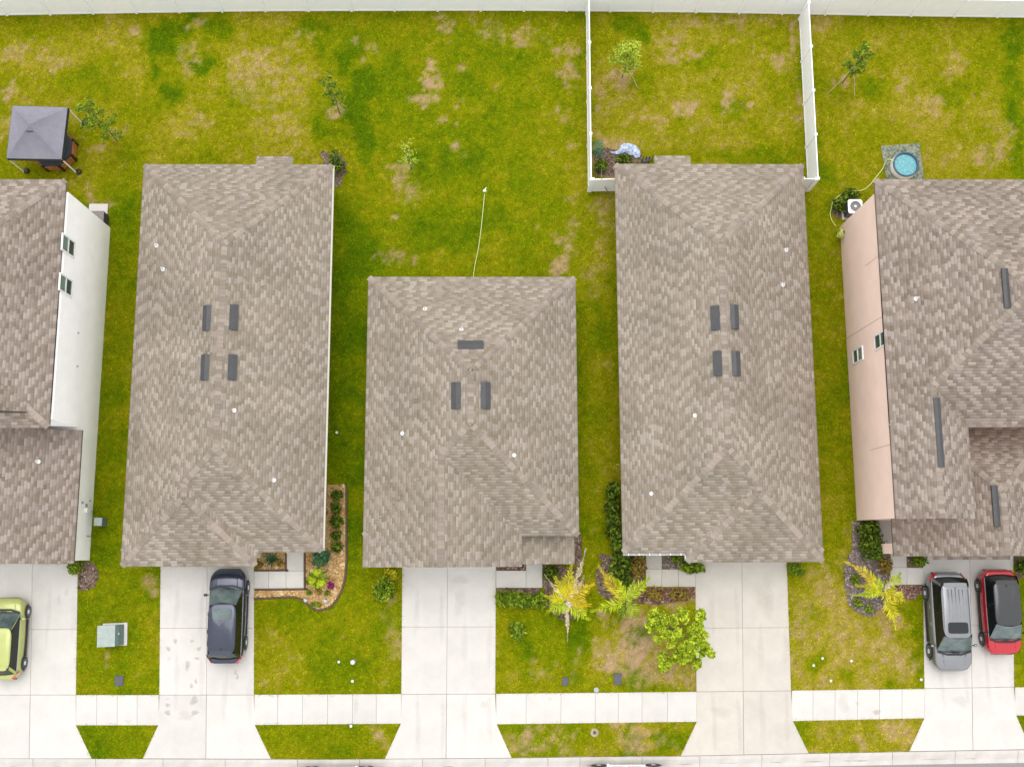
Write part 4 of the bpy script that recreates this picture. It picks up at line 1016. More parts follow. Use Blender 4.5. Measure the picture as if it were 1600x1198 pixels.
hose('pale hose running straight up the middle back lawn', [P(x, y, .06) for x, y in ((739,436),(742,415),(748,385),(752,355),(755,325),(757,303))], 'hose_green', .024)
o = empty('lawn_sprinkler', P(757.5, 298)); tag(o, 'small sprinkler at the end of the middle lawn hose', 'sprinkler')
MB().lathe([(.1, 0), (.08, .05), (.03, .08), (.03, .16)], 8).build('base', M['white_metal'], o); MB().box((0, 0, .17), (.3, .03, .03), .9).build('arm', M['white_metal'], o)
hose('lime hose from the round pool past air conditioner to its coil', [P(1396,252,.62), P(1389,249,.5), P(1383,254,.2)]+[P(x, y, .07) for x, y in ((1380,262),(1376,268),(1368,278),(1360,288),(1352,295),(1344,298),(1330,299),(1314,304),(1302,315),(1299,325),(1297,335),(1300,345),(1306,354))], 'hose_lime', .026)
def coil():
    c = P(1313, 364.5, .5); o = empty('hose_coil', (c.x, c.y, 0)); tag(o, 'coiled lime hose hanging at the pink house wall corner', 'hose')
    for k in range(6):
        pts = [(.05*math.sin(a*3+k)-.03*k+.08, .24*math.cos(a)*(1-.06*(k % 3)), .5+.26*math.sin(a)*(1-.06*(k % 3))) for a in np.linspace(0, 6.28, 22)]
        MB().tube(pts, .026, 6).build('loop', M['hose_lime'], o, True)
    MB().box((.12, 0, .62), (.16, .1, .08)).build('bracket', M['dark_metal'], o)
coil()
hose('dark hose hanging over the short white gate panel', [P(951,303,.04), P(948,297.5,.3), P(944,288,1.0), P(941,281,1.6), P(940,278,1.9)]+[P(940,268,1.2), P(940,262,.5), P(942,250,.08), P(945,243,.06)], 'hose_dark', .02)
def ac_round():
    c = P(1333, 326, .5); o = empty('air_conditioner', (c.x, c.y, 0)); o.rotation_euler = (0, 0, 0); tag(o, 'grey air conditioner with light round-fan top at pink house', 'air conditioner')
    MB().box((0, 0, .02), (.95, .95, .08)).build('pad', M['concrete'], o)
    MB().box((0, 0, .45), (.74, .74, .76)).build('cabinet', mat('grey_cabinet', (.13, .13, .14), .5, .1, 5), o)
    for k in range(9): MB().box((-.375, 0, .14+k*.075), (.02, .7, .03)).build('louvre', M['dark_metal'], o)
    tp = MB(); n = 28; ring = []
    sq = [];
    for k in range(n):
        a = 2*math.pi*k/n; ca, sa = math.cos(a), math.sin(a); s = .39/max(abs(ca), abs(sa))*(.96 if abs(abs(ca)-abs(sa)) < .12 else 1); sq.append((ca*s, sa*s, .86)); ring.append((ca*.29, sa*.29, .885))
    v = sq+ring+[(x*1.0, y*1.0, .80) for x, y, _ in sq]; f = [(k, (k+1) % n, n+(k+1) % n, n+k) for k in range(n)]+[(2*n+k, 2*n+(k+1) % n, (k+1) % n, k) for k in range(n)]
    tp.add(v, f); tp.build('top_cover', M['white_metal'], o)
    MB().lathe([(.285, .78), (.28, .79)], 24).build('fan_well', M['black'], o)
    for k in range(4): MB().box((math.cos(k*1.57)*.14, math.sin(k*1.57)*.14, .815), (.24, .12, .015), k*1.57).build('fan_blade', M['grey_metal'], o)
    MB().lathe([(.07, .8), (.07, .88), (.03, .9)], 12).build('fan_hub', M['white_metal'], o)
    for k in range(6): MB().lathe([(.05+.04*k, .885), (.05+.04*k+.006, .889)], 24).build('grille_ring', M['grey_metal'], o) if False else None
ac_round()
def ac_dark():
    c = P(155.5, 343, .45); o = empty('air_conditioner', (c.x, c.y, 0)); tag(o, 'dark brown air conditioner on pale pad behind white house', 'air conditioner')
    pc = P(154, 340)-c; MB().box((pc.x-.02, pc.y+.12, .03), (1.0, 1.25, .1)).build('pad', M['concrete'], o)
    mb = mat('brown_cabinet', (.075, .06, .058), .45, .15, 6)
    MB().box((-.05, -.05, .42), (.78, .78, .72)).build('cabinet', mb, o)
    MB().box((-.05, -.05, .795), (.8, .8, .03)).build('top_cover', mat('brown_grille', (.16, .13, .125), .5, .15, 20), o)
    for k in range(8): MB().box((.345, -.05, .14+k*.08), (.02, .74, .03)).build('louvre', M['dark_metal'], o)
    for k in range(8): MB().box((-.05, -.44-.003, .14+k*.08), (.74, .016, .03)).build('louvre', M['dark_metal'], o)
ac_dark()
def tarp():
    c = P(975, 240); o = empty('tarp', (c.x, c.y, 0)); tag(o, 'crumpled blue and white tarp on back lawn by side fence', 'tarp')
    sp = [P(x, y) for x, y in ((953,239),(962,240),(970,237),(976,232),(984,234),(990,237),(994,243),(993,248))]; sp = polyline(sp, 4); wd = np.interp(np.linspace(0, 1, len(sp)), [0, .2, .45, .7, .9, 1], [.03, .1, .28, .33, .2, .05])
    vs = []; fs = []; m = 7
    for i, p in enumerate(sp):
        t = (sp[min(i+1, len(sp)-1)]-sp[max(i-1, 0)]).normalized(); s = Vector((-t.y, t.x, 0))
        for k in range(m): u = k/(m-1)*2-1; vs.append(p-c+s*u*wd[i]+Vector((0, 0, .05+.22*(1-u*u)*wd[i]*2+random.uniform(0, .07))))
    for i in range(len(sp)-1):
        for k in range(m-1): fs.append((i*m+k, i*m+k+1, (i+1)*m+k+1, (i+1)*m+k))
    mesh('sheet', vs, fs, mat('blue_white_tarp', srgb(110, 140, 190, .7), .35, .1, 6, col2=srgb(235, 242, 250, .75), det=3), o)
    # green netting
    c = P(934, 235); o = empty('plant_netting', (c.x, c.y, 0)); tag(o, 'green wire plant netting leaning at side fence', 'netting')
    M['net'] = mat('green_wire', (.01, .22, .11), .5, .1, 5)
    for k in range(9):
        a = k*.7; MB().tube([(.38*math.cos(a), .5*math.sin(a)+.1, .03), (.2*math.cos(a+.4), .3*math.sin(a+.3), .5), (.3*math.cos(a+2.6), .5*math.sin(a+2.4), .25)], .014, 5).build('wire', M['net'], o)
    vs = [(random.uniform(-.3, .3), random.uniform(-.5, .5), .3+random.uniform(-.1, .1)) for _ in range(4)]
    for k in range(6): MB().tube([(-.35, -.45+k*.17, .1), (0, -.4+k*.16, .45), (.3, -.35+k*.16, .15)], .012, 5).build('wire', M['net'], o)
    c = P(1010, 252); o = empty('wire_rack', (c.x, c.y, 0)); tag(o, 'black metal rack lying behind house beside the roof bump', 'rack')
    MB().box((0, 0, .2), (.5, .2, .05), .3).build('tray', M['black'], o)
    for k in range(4): MB().tube([(-.3+k*.2, -.1, .02), (-.2+k*.17, .12, .38)], .02, 6).build('leg', M['black'], o)
tarp()
def box_thing(name, label, cat, px, py, d, m, lidm=None, rz=0.0, group=None):
    o = empty(name, P(px, py), rz); tag(o, label, cat, group)
    MB().box((0, 0, d[2]/2-.02), d).build('body', M[m], o)
    MB().box((0, 0, d[2]-.02+.012), (d[0]*.94, d[1]*.94, .02)).build('lid', M[lidm or m], o)
    return o
M['util_green'] = mat('pale_utility_green', srgb(178, 190, 184, .62), .5, .08, 4); M['util_dark'] = mat('dark_utility_green', (.12, .17, .16), .5, .12, 5); M['box_grey'] = mat('valve_box_grey', srgb(100, 100, 108), .7, .1, 8)
def transformer():
    p = P(180.5, 990.5); o = empty('transformer_box', p, .04); tag(o, 'pale green-grey transformer box on left front lawn', 'utility box')
    MB().box((.0, 0, .03), (1.22, 1.12, .12)).build('pad', M['concrete'], o); CONC.append([(p.x-.6, p.y-.56), (p.x+.6, p.y-.56), (p.x+.6, p.y+.56), (p.x-.6, p.y+.56)])
    MB().box((-.16, -.02, .45), (.84, 1.0, .75)).build('cabinet', M['util_green'], o); MB().box((-.16, -.02, .838), (.88, 1.04, .03)).build('lid', M['util_green'], o)
    vs = [(.26, -.52, .09), (.46, -.52, .09), (.46, .48, .09), (.26, .48, .09), (.26, -.52, .8), (.36, -.52, .6), (.36, .48, .6), (.26, .48, .8)]
    mesh('sloped_door', vs, [(4, 5, 6, 7), (5, 1, 2, 6), (0, 1, 5, 4), (3, 7, 6, 2)], M['util_dark'], o)
    MB().box((.372, .05, .57), (.02, .1, .03)).build('latch', M['white_metal'], o)
transformer()
box_thing('utility_box', 'small pale utility pedestal beside white house wall', 'utility box', 161.5, 815.5, (.42, .42, .75), 'util_dark', 'util_green')
box_thing('valve_box', 'grey valve box lid in lawn below the transformer', 'valve box', 186.5, 1063, (.42, .5, .07), 'box_grey', rz=.0)
box_thing('valve_box', 'grey valve box lid on middle front lawn near sidewalk', 'valve box', 883, 1064, (.3, .42, .06), 'box_grey', rz=-.15)
box_thing('valve_box', 'dark grey valve box in patchy lawn left of lime tree', 'valve box', 965, 1060, (.38, .55, .08), 'box_grey', rz=-.08)
def post_thing(name, label, cat, px, py, r, h, m, cap='cap_plastic', group=None):
    o = empty(name, P(px, py)); tag(o, label, cat, group)
    MB().lathe([(r, -.05), (r, h*.85), (r*.95, h*.86)], 12).build('body', M[m], o); MB().lathe([(r*1.08, h*.86), (r*1.08, h*.96), (r*.7, h)], 12).build('cap', M[cap], o)
post_thing('cable_pedestal', 'short pale green cable pedestal near lot line sidewalk', 'pedestal', 554, 1032, .11, .75, 'util_green')
post_thing('cleanout_pipe', 'round white pipe cap on lush lawn left of lot line', 'pipe cap', 529.5, 1033.5, .065, .06, 'cap_plastic')
post_thing('cleanout_pipe', 'round white pipe cap just below the cable pedestal', 'pipe cap', 551, 1063.5, .07, .08, 'cap_plastic')
post_thing('water_meter_cap', 'small grey-blue cap at sidewalk edge by lot line', 'pipe cap', 931.5, 1077, .12, .1, 'grey_metal', 'util_green')
for px, py, l in ((1285,1028,'large white pipe cap in dry right lawn, top one'),(1271,1039,'white pipe cap left of the largest in dry right lawn'),(1330,1032,'white pipe cap in the middle of dry right lawn'),(1298,1063,'white pipe cap near sidewalk in dry right lawn'),(1439,1061,'white pipe cap beside driveway with two cars')):
    post_thing('cleanout_pipe', l, 'pipe cap', px, py, .065, .05, 'white_metal', group='white pipe caps on the dry right lawn')
for px, py, l in ((527, 676, 'tiny pale garden light in dark grass beside the second house'), (549, 1133, 'small pale sprinkler head at sidewalk by lot line')):
    post_thing('garden_light', l, 'light', px, py, .07, .18, 'dark_metal')
post_thing('wall_spigot', 'white pipe spigot sticking out above the glossy hedge', 'pipe', 964, 726.5, .03, .5, 'white_metal')
o = MB().lathe([(.21, .01), (.18, .03), (.08, .032), (.075, .012)], 22).build('survey_ring', mat('sandy_ring', srgb(205, 190, 160), .9, .15, 9), None, False, P(929, 1144)); tag(o, 'pale concrete ring with dark centre in kerb strip lawn', 'concrete ring')
MB().lathe([(.07, .03), (.06, .06)], 12).build('centre_cap', M['dark_metal'], o)

# ------------------------------------------------------------------ cars
def paint(name, col, metal=.3, rough=.25):
    return mat(name, col, rough, .03, 2, metal=metal, spec=.5, coat=.6)
def sup(hw, hl, n, e=4.0):
    out = []
    for k in range(n):
        a = 2*math.pi*k/n; c, s = math.cos(a), math.sin(a); out.append((math.copysign(abs(c)**(2/e), c)*hw, math.copysign(abs(s)**(2/e), s)*hl))
    return out
WP = paint('white_paint', (.78, .78, .78), .0, .25)
TG = mat('car_glass', (.006, .009, .008), .05, .1, 1, spec=.45)
WG = mat('car_windscreen_glass', (.07, .1, .095), .08, .35, 1.6, spec=.8)
def car(label, cat, loc, rz, pm, L=4.5, W=1.85, H=1.68, wb=2.7, hood=.27, rearx=.02, roofm=None, sunroof=None, rails=False, trim=None, tail=True, group=None, wr=.35, belt=1.0):
    o = empty('parked_car', loc, rz); tag(o, label, cat, group)
    hl, hw = L/2, W/2; trim = trim or M['black']; roofm = roofm or pm
    yf = hl-hood*L+.30; yr = -hl+rearx*L+.17            # base of windscreen, base of rear glass
    # lower body
    st = np.array([-1, -.99, -.965, -.93, -.87, -.78, -.65, -.45, -.15, .15, .42, .6, .74, .84, .91, .955, .985, 1.0])*hl
    vs = []; fs = []; nsec = None
    for y in st:
        t = abs(y)/hl; w = hw*(1-.40*max(0, (t-.70)/.30)**3.0) * (1-.02*(t > .3))
        if y > yf-.1: u = min(1, (y-yf)/(hl-yf)); zt = belt+.02-.17*max(0, u)**1.6-(.14 if t > .97 else 0)
        else: zt = belt-(.05 if y < -hl*.97 else 0)
        zb = .24+.12*max(0, (t-.85)/.15)
        if t > .995: zt -= .1; zb += .06
        cw = zt+ (.05 if y > yf else .0)
        half = [(0, zb), (w*.86, zb), (w*.965, zb+.1), (w*1.0, .58), (w*.99, zt-.16), (w*.945, zt-.03), (w*.86, zt+.005), (w*.72, zt+.02 if y > yf else zt), (w*.35, cw), (0, cw+.005)]
        sec = half+[(-x, z) for x, z in half[-2:0:-1]]; nsec = len(sec)
        vs += [(x, y, z) for x, z in sec]
    ns = len(st)
    for i in range(ns-1):
        for k in range(nsec): fs.append((i*nsec+k, i*nsec+(k+1) % nsec, (i+1)*nsec+(k+1) % nsec, (i+1)*nsec+k))
    fs.append(tuple(range(nsec))[::-1]); fs.append(tuple(range((ns-1)*nsec, ns*nsec)))
    body = mesh('body', vs, [f[::-1] for f in fs], pm, o, True)
    # sill cladding
    for s in (-1, 1):
        MB().box((s*(hw-.035), 0, .30), (.09, wb-2*wr-.1, .16)).build('sill', pm if pm is WP else trim, body)
    # wheels
    for sx in (-1, 1):
        for sy in (-1, 1):
            w = empty('wheel', (sx*(hw-.10), sy*wb/2+ .03, wr)); w.parent = o
            t = MB().lathe([(wr*.66, -.115), (wr*.95, -.115), (wr, -.08), (wr, .08), (wr*.95, .115), (wr*.66, .115)], 26, axis='x'); t.build('tyre', M['rubber'], w, True)
            rm = MB().lathe([(wr*.68, .085), (wr*.66, .118), (wr*.60, .112), (wr*.58, .06)], 24, axis='x')
            for k in range(5):
                a = k*2*math.pi/5; c_, s_ = math.cos(a), math.sin(a); pw = .045
                rm.add([(.10, c_*.03-s_*pw, s_*.03+c_*pw), (.10, c_*.03+s_*pw, s_*.03-c_*pw), (.107, c_*wr*.62+s_*pw*.8, s_*wr*.62-c_*pw*.8), (.107, c_*wr*.62-s_*pw*.8, s_*wr*.62+c_*pw*.8)], [(0, 1, 2, 3)])
            r_ = rm.build('rim', M['rim'], w)
            if sx < 0: r_.scale = (-1, 1, 1)
            MB().lathe([(wr*.57, .055), (wr*.57, .065)], 18, axis='x', c=(0 if sx > 0 else -.12, 0, 0)).build('brake_disc', M['grey_metal'], w)
            MB().lathe([(wr*.56, .098), (wr*.50, .112), (.04, .120)], 18, axis='x').build('hub_cap', M['rim'], r_)
            # dark arch lip
            ar = MB(); n = 14; vv = []
            for k in range(n+1):
                a = math.pi*(k/n)*1.08-.12
                for rr_ in (wr+.015, wr+.07): vv.append((sx*(hw+.004), sy*wb/2+.03+rr_*math.cos(a), wr+rr_*math.sin(a)))
            ar.add(vv, [(2*k, 2*k+1, 2*k+3, 2*k+2) for k in range(n)]); ar.build('wheel_arch', trim, body)
    # cabin
    zb, zr = belt-.015, H-.07
    bw, tw = hw*.885, hw*.70; tf, tr = yf-.80, yr+.30
    by0, by1 = yr, yf
    def q(name, a, b, c, d, m, bow=(0, 0, 0), n=6):
        v = []; a, b, c, d = map(Vector, (a, b, c, d)); bo = Vector(bow)
        for i in range(n+1):
            for j in range(n+1):
                u, w_ = i/n, j/n; v.append(a.lerp(b, u).lerp(d.lerp(c, u), w_)+bo*(4*u*(1-u)))
        f = [(i*(n+1)+j, (i+1)*(n+1)+j, (i+1)*(n+1)+j+1, i*(n+1)+j+1) for i in range(n) for j in range(n)]
        return mesh(name, v, f, m, o, True)
    q('windscreen', (-bw, by1-.03, zb), (bw, by1-.03, zb), (tw, tf, zr), (-tw, tf, zr), WG, (0, .12, 0))
    q('rear_window', (bw*.95, by0, zb), (-bw*.95, by0, zb), (-tw*.95, tr, zr), (tw*.95, tr, zr), TG, (0, -.08, 0))
    for s in (1, -1):
        sw = q('side_window', (s*bw, by0+.02, zb), (s*bw, by1-.05, zb), (s*tw, tf-.02, zr), (s*tw, tr, zr), TG, (s*.02, 0, 0))
        # pillars over the glass
        for (yb, yt, wd) in ((by1-.05, tf-.01, .07), (by0+.03, tr+.03, .16), ((by0+by1)/2-.02, (tf+tr)/2-.02, .05)):
            mid = wd < .06; e = .018
            a = Vector((s*(bw+e*.6), yb, zb)); b = Vector((s*(tw+e*1.1), yt, zr)); dy = Vector((0, wd/2, 0))
            bow = Vector((s*.012, 0, .012))
            mm = (a+b)/2+bow
            mesh('pillar', [a-dy, a+dy, mm+dy, mm-dy, b+dy, b-dy], [(0, 1, 2, 3), (3, 2, 4, 5)] if s > 0 else [(3, 2, 1, 0), (5, 4, 2, 3)], trim if mid else roofm, o)
        # belt trim and roof edge
        MB().tube([(s*(bw+.015), by0+.1, zb+.015), (s*(bw+.02), by1-.1, zb+.02)], .016, 5).build('belt_trim', M['grey_metal'], body)
    # roof panel
    n = 40; cy = (tf+tr)/2; rv = []
    for (k, z, sc) in ((0, zr-.015, 1.035), (1, zr+.03, 1.02), (2, zr+.058, .93), (3, zr+.075, .6)):
        rv += [(x*sc, cy+y*(sc if sc < 1 else 1.0+(sc-1)*.8), z-.03*abs(y/((tf-tr)/2))**3*(1 if k > 0 else 0)) for x, y in sup(tw+.02, (tf-tr)/2+.05, n, 5.5)]
    rv.append((0, cy, zr+.078))
    rfs = [(r_*n+k, r_*n+(k+1) % n, (r_+1)*n+(k+1) % n, (r_+1)*n+k) for r_ in range(3) for k in range(n)]+[(3*n+k, 3*n+(k+1) % n, 4*n) for k in range(n)]
    roof = mesh('roof', rv, rfs, roofm, o, True)
    if sunroof: MB().prism([(x, tf-.42+y) for x, y in sup(tw*.72, .27, 24, 8)], zr+.03, zr+.079).build('sunroof', TG if sunroof == 1 else WG, roof)
    if rails:
        for s in (-1, 1): MB().tube([(s*tw*.93, tr+.15, zr+.04), (s*tw*.95, tr+.3, zr+.1), (s*tw*.95, tf-.3, zr+.1), (s*tw*.93, tf-.12, zr+.03)], .02, 6).build('roof_rail', M['grey_metal'], roof)
        for k in range(5): MB().box((-.36+k*.18, cy-.35, zr+.0745), (.05, (tf-tr)*.55, .012)).build('roof_rib', roofm, roof)
    MB().prism([(x, tr+.02+y) for x, y in sup(tw*.85, .11, 24, 6)], zr-.02, zr+.045).build('spoiler', roofm, roof)
    MB().tube([(0, tr+.25, zr+.05), (0, tr+.12, zr+.13)], .012, 5).build('antenna', M['black'], roof)
    # cowl, wipers, bonnet creases
    MB().tube([(-bw*.97, yf-.02, belt+.03), (-bw*.4, yf+.115, belt+.055), (bw*.4, yf+.115, belt+.055), (bw*.97, yf-.02, belt+.03)], .05, 6).build('cowl', M['black'], body)
    for s in (-1, 1): MB().tube([(s*.1-.25, yf+.08, belt+.09), (s*.1+.3, yf-.02, belt+.15)], .012, 5).build('wiper', M['black'], body)
    for s in (-1, 1):
        MB().tube([(s*hw*.58, yf+.12, belt+.045), (s*hw*.55, (yf+hl)/2, belt-.005), (s*hw*.46, hl-.16, belt-.10)], .022, 5).build('bonnet_crease', pm, body, True)
        # mirrors
        mr = MB().lathe([(.02, -.1), (.09, -.07), (.1, .05), (.04, .1)], 10, axis='x'); mo = mr.build('mirror', pm if roofm is pm else M['black'], o, True, (s*(hw+.10), yf-.32, belt+.06)); mo.scale = (1, .75, .8)
        MB().tube([(0, 0, 0), (-s*.16, 0, -.04)], .03, 6).build('mirror_arm', M['black'], mo)
        # lamps
        hv = [(s*hw*.88, hl-.36, belt-.14), (s*hw*.90, hl-.33, belt-.30), (s*hw*.42, hl-.03, belt-.32), (s*hw*.42, hl-.09, belt-.2), (s*hw*.80, hl-.34, belt-.085), (s*hw*.45, hl-.16, belt-.12)]
        mesh('headlight', hv, [(0, 1, 2, 3), (4, 0, 3, 5)] if s > 0 else [(3, 2, 1, 0), (5, 3, 0, 4)], HLM, o)
        if tail:
            tv = [(s*hw*1.0, -hl+.42, belt-.06), (s*hw*.99, -hl+.40, belt-.26), (s*hw*.70, -hl+.0, belt-.28), (s*hw*.70, -hl+.03, belt-.05), (s*hw*.9, -hl+.36, belt+.01), (s*hw*.66, -hl+.09, belt+.01)]
            mesh('taillight', tv, [(3, 2, 1, 0), (5, 3, 0, 4)] if s > 0 else [(0, 1, 2, 3), (4, 0, 3, 5)], TLM, o)
    for s in (-1, 1):
        for k in (0.1, -.75): MB().box((s*(hw+.006), k, belt-.2), (.03, .2, .03)).build('door_handle', pm, body)
    MB().box((0, hl-.012, .52), (hw*1.0, .05, .22)).build('grille', M['black'], body); MB().box((0, -hl+.01, .45), (hw*1.3, .06, .18)).build('rear_bumper', trim, body)
    return o
HLM = mat('headlight_lens', (.6, .62, .63), .1, .1, 6, spec=.8); TLM = mat('taillight_lens', (.5, .015, .02), .15, .1, 6, spec=.8)
def side_loc(px, py, W, left):           # the visible side face at wheel height
    p = P(px, py, .35); return (p.x+(W/2 if left else -W/2), p.y, .035)
car('dark blue-grey SUV parked facing garage of second house', 'car', side_loc(386.5, 961, 1.84, False), 0, paint('blue_grey_paint', srgb(56, 63, 84, .5), .5, .18), 4.6, 1.84, 1.70, 2.70, .27, .02, None, 2)
car('silver grey SUV with sunroof beside the red car', 'car', side_loc(1447.5, 970, 1.95, True), math.pi, paint('silver_paint', srgb(160, 160, 163, .55), .55, .26), 4.85, 1.95, 1.78, 2.88, .26, .02, None, 1, True, None, True, None, .38, 1.06)
car('red hatchback with black roof on the right driveway', 'car', side_loc(1530, 955, 1.8, True), math.pi, paint('red_paint', srgb(196, 18, 34, .7), .25, .22), 4.2, 1.80, 1.60, 2.62, .25, .03, paint('black_roof_paint', srgb(52, 52, 55, .5), .2, .22), None, False, None, True, None, .34, .97)
car('lime green hatchback cut off by the left frame edge', 'car', side_loc(41.5, 996, 1.72, False), 0, paint('lime_paint', srgb(196, 202, 112, .62), .05, .28), 3.95, 1.72, 1.58, 2.5, .25, .03, None, None, False, None, True, None, .32, .98)
p = P(979, 1193.5, .2); car('white car on the street below the lime tree lot', 'car', (p.x, p.y-.93, -.085), math.pi/2, WP, 4.6, 1.82, 1.5, 2.7, .28, .06)
p = P(528.5, 1197, .2); car('white car on the street below the second house', 'car', (p.x, p.y-.93, -.085), -math.pi/2, WP, 4.6, 1.82, 1.5, 2.7, .28, .06)

# ------------------------------------------------------------------ stains on the concrete (thin films with soft edges)
def stain_mat(name, col, a):
    m = bpy.data.materials.new(name); m.use_nodes = True; n = m.node_tree.nodes; l = m.node_tree.links
    b = n['Principled BSDF']; b.inputs['Base Color'].default_value = (*col, 1); b.inputs['Roughness'].default_value = .9
    at = n.new('ShaderNodeAttribute'); at.attribute_name = 'edge'; tc = n.new('ShaderNodeTexCoord'); nz = n.new('ShaderNodeTexNoise'); nz.inputs['Scale'].default_value = 7; nz.inputs['Detail'].default_value = 5
    l.new(tc.outputs['Object'], nz.inputs['Vector'])
    mu = n.new('ShaderNodeMath'); mu.operation = 'MULTIPLY'; l.new(at.outputs['Fac'], mu.inputs[0]); l.new(nz.outputs['Fac'], mu.inputs[1])
    m2 = n.new('ShaderNodeMath'); m2.operation = 'MULTIPLY'; m2.use_clamp = True; m2.inputs[1].default_value = a*2.2; l.new(mu.outputs[0], m2.inputs[0]); l.new(m2.outputs[0], b.inputs['Alpha'])
    return m
ST = {'oil': stain_mat('oil_stain', (.26, .23, .18), .22), 'damp': stain_mat('damp_stain', (.36, .32, .25), .09), 'tyre': stain_mat('tyre_track', (.34, .31, .27), .07), 'mould': stain_mat('kerb_stain', (.22, .17, .11), .5)}
def stain(px, py, rx, ry, kind, z=.041):
    c = P(px, py, z); n = 18; rr = random.Random(int(px*31+py)); ph = [rr.uniform(0, 6.28) for _ in range(3)]
    V = [(0, 0, 0)]; ed = [1.0]
    for ring, (s, e) in enumerate(((.55, .85), (1.0, 0.0))):
        for k in range(n):
            a = 2*math.pi*k/n; w = 1+.18*math.sin(2*a+ph[0])+.14*math.sin(3*a+ph[1])+.08*math.sin(5*a+ph[2]); V.append((math.cos(a)*rx/30*s*w, math.sin(a)*ry/30*s*w, 0)); ed.append(e)
    Fc = [(0, 1+k, 1+(k+1) % n) for k in range(n)]+[(1+k, 1+n+k, 1+n+(k+1) % n, 1+(k+1) % n) for k in range(n)]
    o = mesh('stain', V, Fc, ST[kind]); o.location = c; a = o.data.attributes.new('edge', 'FLOAT', 'POINT'); a.data.foreach_set('value', np.array(ed, np.float32)); struct(o)
for s in ((293,1039,5,8,'oil'),(274,1001,4,4,'oil'),(300,1001,3,3,'oil'),(263,1013,4,4,'oil'),(311,1013,4,4,'oil'),(264,1028,4,3,'damp'),(308,1028,4,3,'oil'),(368,1050,3,4,'oil'),(371,1057,2,5,'oil'),(306,1064,3,4,'oil'),(299,1071,4,4,'oil'),
          (303,1094,7,8,'oil'),(262,1101,4,4,'oil'),(262,1113,6,4,'oil'),(304,1113,6,5,'oil'),(290,1118,14,8,'damp'),(262,1091,4,3,'damp'),(104,925,4,8,'damp'),(92,936,4,9,'damp'),(556,1105,4,16,'damp'),(1318,1097,11,17,'damp'),(1340,1098,4,4,'damp'),
          (1370,1112,8,4,'oil'),(718,940,10,22,'damp'),(720,905,14,10,'damp'),(757,1100,6,8,'damp'),(1127,1112,20,10,'damp'),(860,1092,3,3,'damp'),(200,1126,6,3,'damp'),(1195,930,20,30,'damp'),(1500,1095,14,10,'damp')): stain(*s)
for px, py in ((85,960),(285,950),(660,960),(735,1000),(1122,960),(1198,1010),(1480,1060),(1552,1055),(285,1060),(360,1085),(662,1130),(735,1120),(1125,1125),(1200,1120)):
    stain(px-9, py, 5, 48, 'tyre'); stain(px+30, py+4, 5, 44, 'tyre')
for px in (20, 95, 175, 290, 318, 600, 640, 700, 985, 1075, 1140, 1168, 1215, 1270, 1320, 1345, 1460, 1515, 1560, 930, 590, 660):
    y = float(kerb_y(px))+10.5; stain(px, y, random.uniform(9, 24), random.uniform(2, 4), 'mould', -.045)

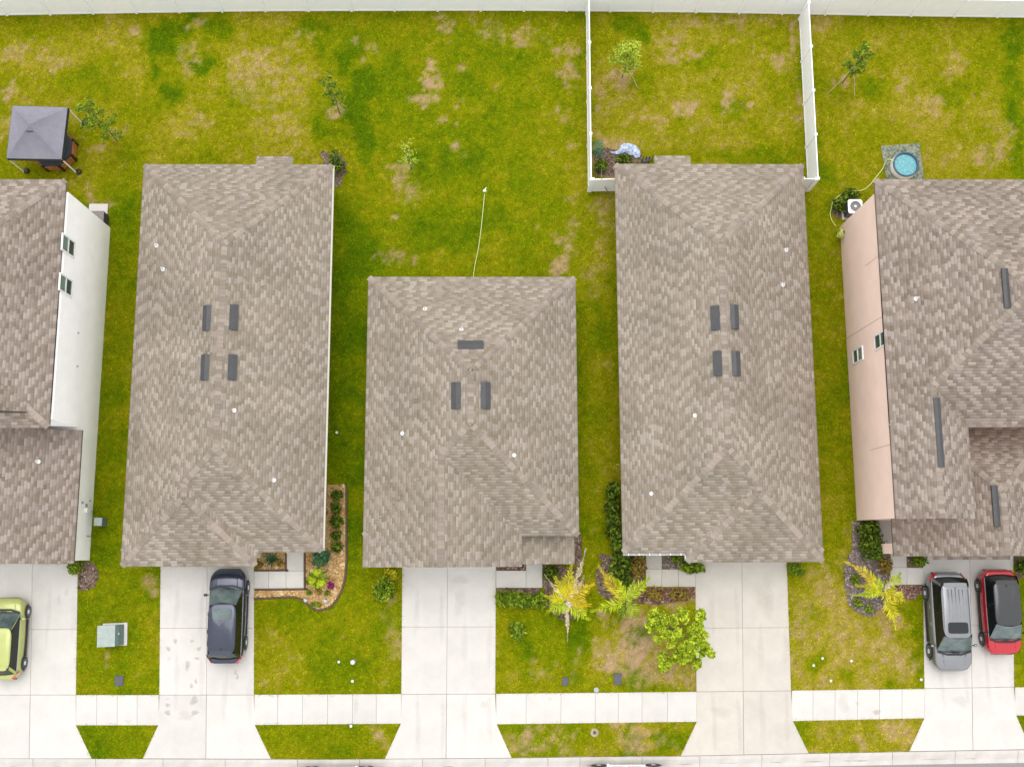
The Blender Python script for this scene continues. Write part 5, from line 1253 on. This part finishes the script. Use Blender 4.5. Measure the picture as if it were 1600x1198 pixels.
# ------------------------------------------------------------------ grass blades over the lawn
def grass():
    n = 330000
    x = rng.uniform(-29.5, 31.5, n); y = rng.uniform(-11, 31, n)
    ok = y > np.interp(x, KX, KY)+.02
    for poly in CONC:
        px = np.array([p[0] for p in poly]); py = np.array([p[1] for p in poly])
        near = (x > px.min()) & (x < px.max()) & (y > py.min()) & (y < py.max()) & ok
        i = np.flatnonzero(near)
        if len(i): ok[i[in_poly(poly, x[i], y[i])]] = False
    ex, ey = [], []
    for k, poly in enumerate(EDGE):
        for i in range(len(poly)):
            a, b = np.array(poly[i-1]), np.array(poly[i]); L = np.linalg.norm(b-a); m = int(L*34)
            if m < 1: continue
            t = rng.random(m); nrm = np.array([(b-a)[1], -(b-a)[0]])/L
            creep = np.clip(fbm(t*L, np.full(m, k*3.3+i), .9, 300)-.42, 0, 1)*.28
            p = a+(b-a)*t[:, None]+nrm*(rng.uniform(-1, .5, m)*creep*-1+.01)[:, None]*-1
            oth = np.zeros(m, bool)
            for j, q in enumerate(EDGE):
                if j != k: oth |= in_poly(q, p[:, 0]+nrm[0]*.1, p[:, 1]+nrm[1]*.1) | in_poly(q, p[:, 0]-nrm[0]*.1, p[:, 1]-nrm[1]*.1)
            p = p[~oth]; ex.append(p[:, 0]); ey.append(p[:, 1])
    ex = np.concatenate(ex); ey = np.concatenate(ey); kk = ey > np.interp(ex, KX, KY)+.12; ex = ex[kk]; ey = ey[kk]
    x = np.concatenate([x, ex]); y = np.concatenate([y, ey]); ok = np.concatenate([ok, np.ones(len(ex), bool)]); n = len(x)
    d0, b0 = lawn_masks(x, y); ok &= rng.random(n) > b0*.75
    for r in HOUSE_RECTS: ok &= ~((x > r[0]) & (x < r[2]) & (y > r[1]) & (y < r[3]))
    x = x[ok]; y = y[ok]; dry = d0[ok]; bare = b0[ok]; n = len(x)
    nb = 3; X = np.repeat(x, nb); Y = np.repeat(y, nb); m = n*nb
    a = rng.uniform(0, 6.28, m); L = rng.uniform(.04, .11, m)*(1.15-.4*np.repeat(dry, nb)); hgt = rng.uniform(.02, .07, m); w = rng.uniform(.009, .017, m)
    ca, sa = np.cos(a), np.sin(a); ox = rng.normal(0, .035, m); oy = rng.normal(0, .035, m); X = X+ox; Y = Y+oy
    z0 = (fbm(X, Y, .9, 5)-.5)*.03-.003
    V = np.stack([np.stack([X-sa*w, Y+ca*w, z0], -1), np.stack([X+sa*w, Y-ca*w, z0], -1), np.stack([X+ca*L, Y+sa*L, z0+hgt], -1)], 1).reshape(-1, 3)
    i = np.arange(m)*3; rep = lambda q: np.repeat(np.repeat(q, nb), 3)
    cell = (np.floor(x/.11).astype(np.int64)*73856093 ^ np.floor(y/.11).astype(np.int64)*19349663) % 9973/9973.0
    tint = np.repeat(np.clip(np.repeat(cell*.55+rng.random(n)*.45, nb)+rng.normal(0, .18, m), 0, 1.25), 3)
    dd = np.clip(rep(dry)+np.repeat(rng.normal(0, .1, m), 3), 0, 1)
    o = npmesh('grass', V, np.stack([i, i+1, i+2], -1), 3, M['blade'], None, {'dry': dd, 'bare': rep(bare)*.6, 'tint': tint}, 'POINT')
    stuff(o, 'short mown grass with dry and bare patches on the yards', 'grass')
HOUSE_RECTS = []
for ob in list(C.objects):
    if ob.name.split('.')[0] == 'wall' and ob.type == 'MESH':
        co = np.array([v.co[:] for v in ob.data.vertices]); HOUSE_RECTS.append((co[:, 0].min(), co[:, 1].min(), co[:, 0].max(), co[:, 1].max()))
grass()
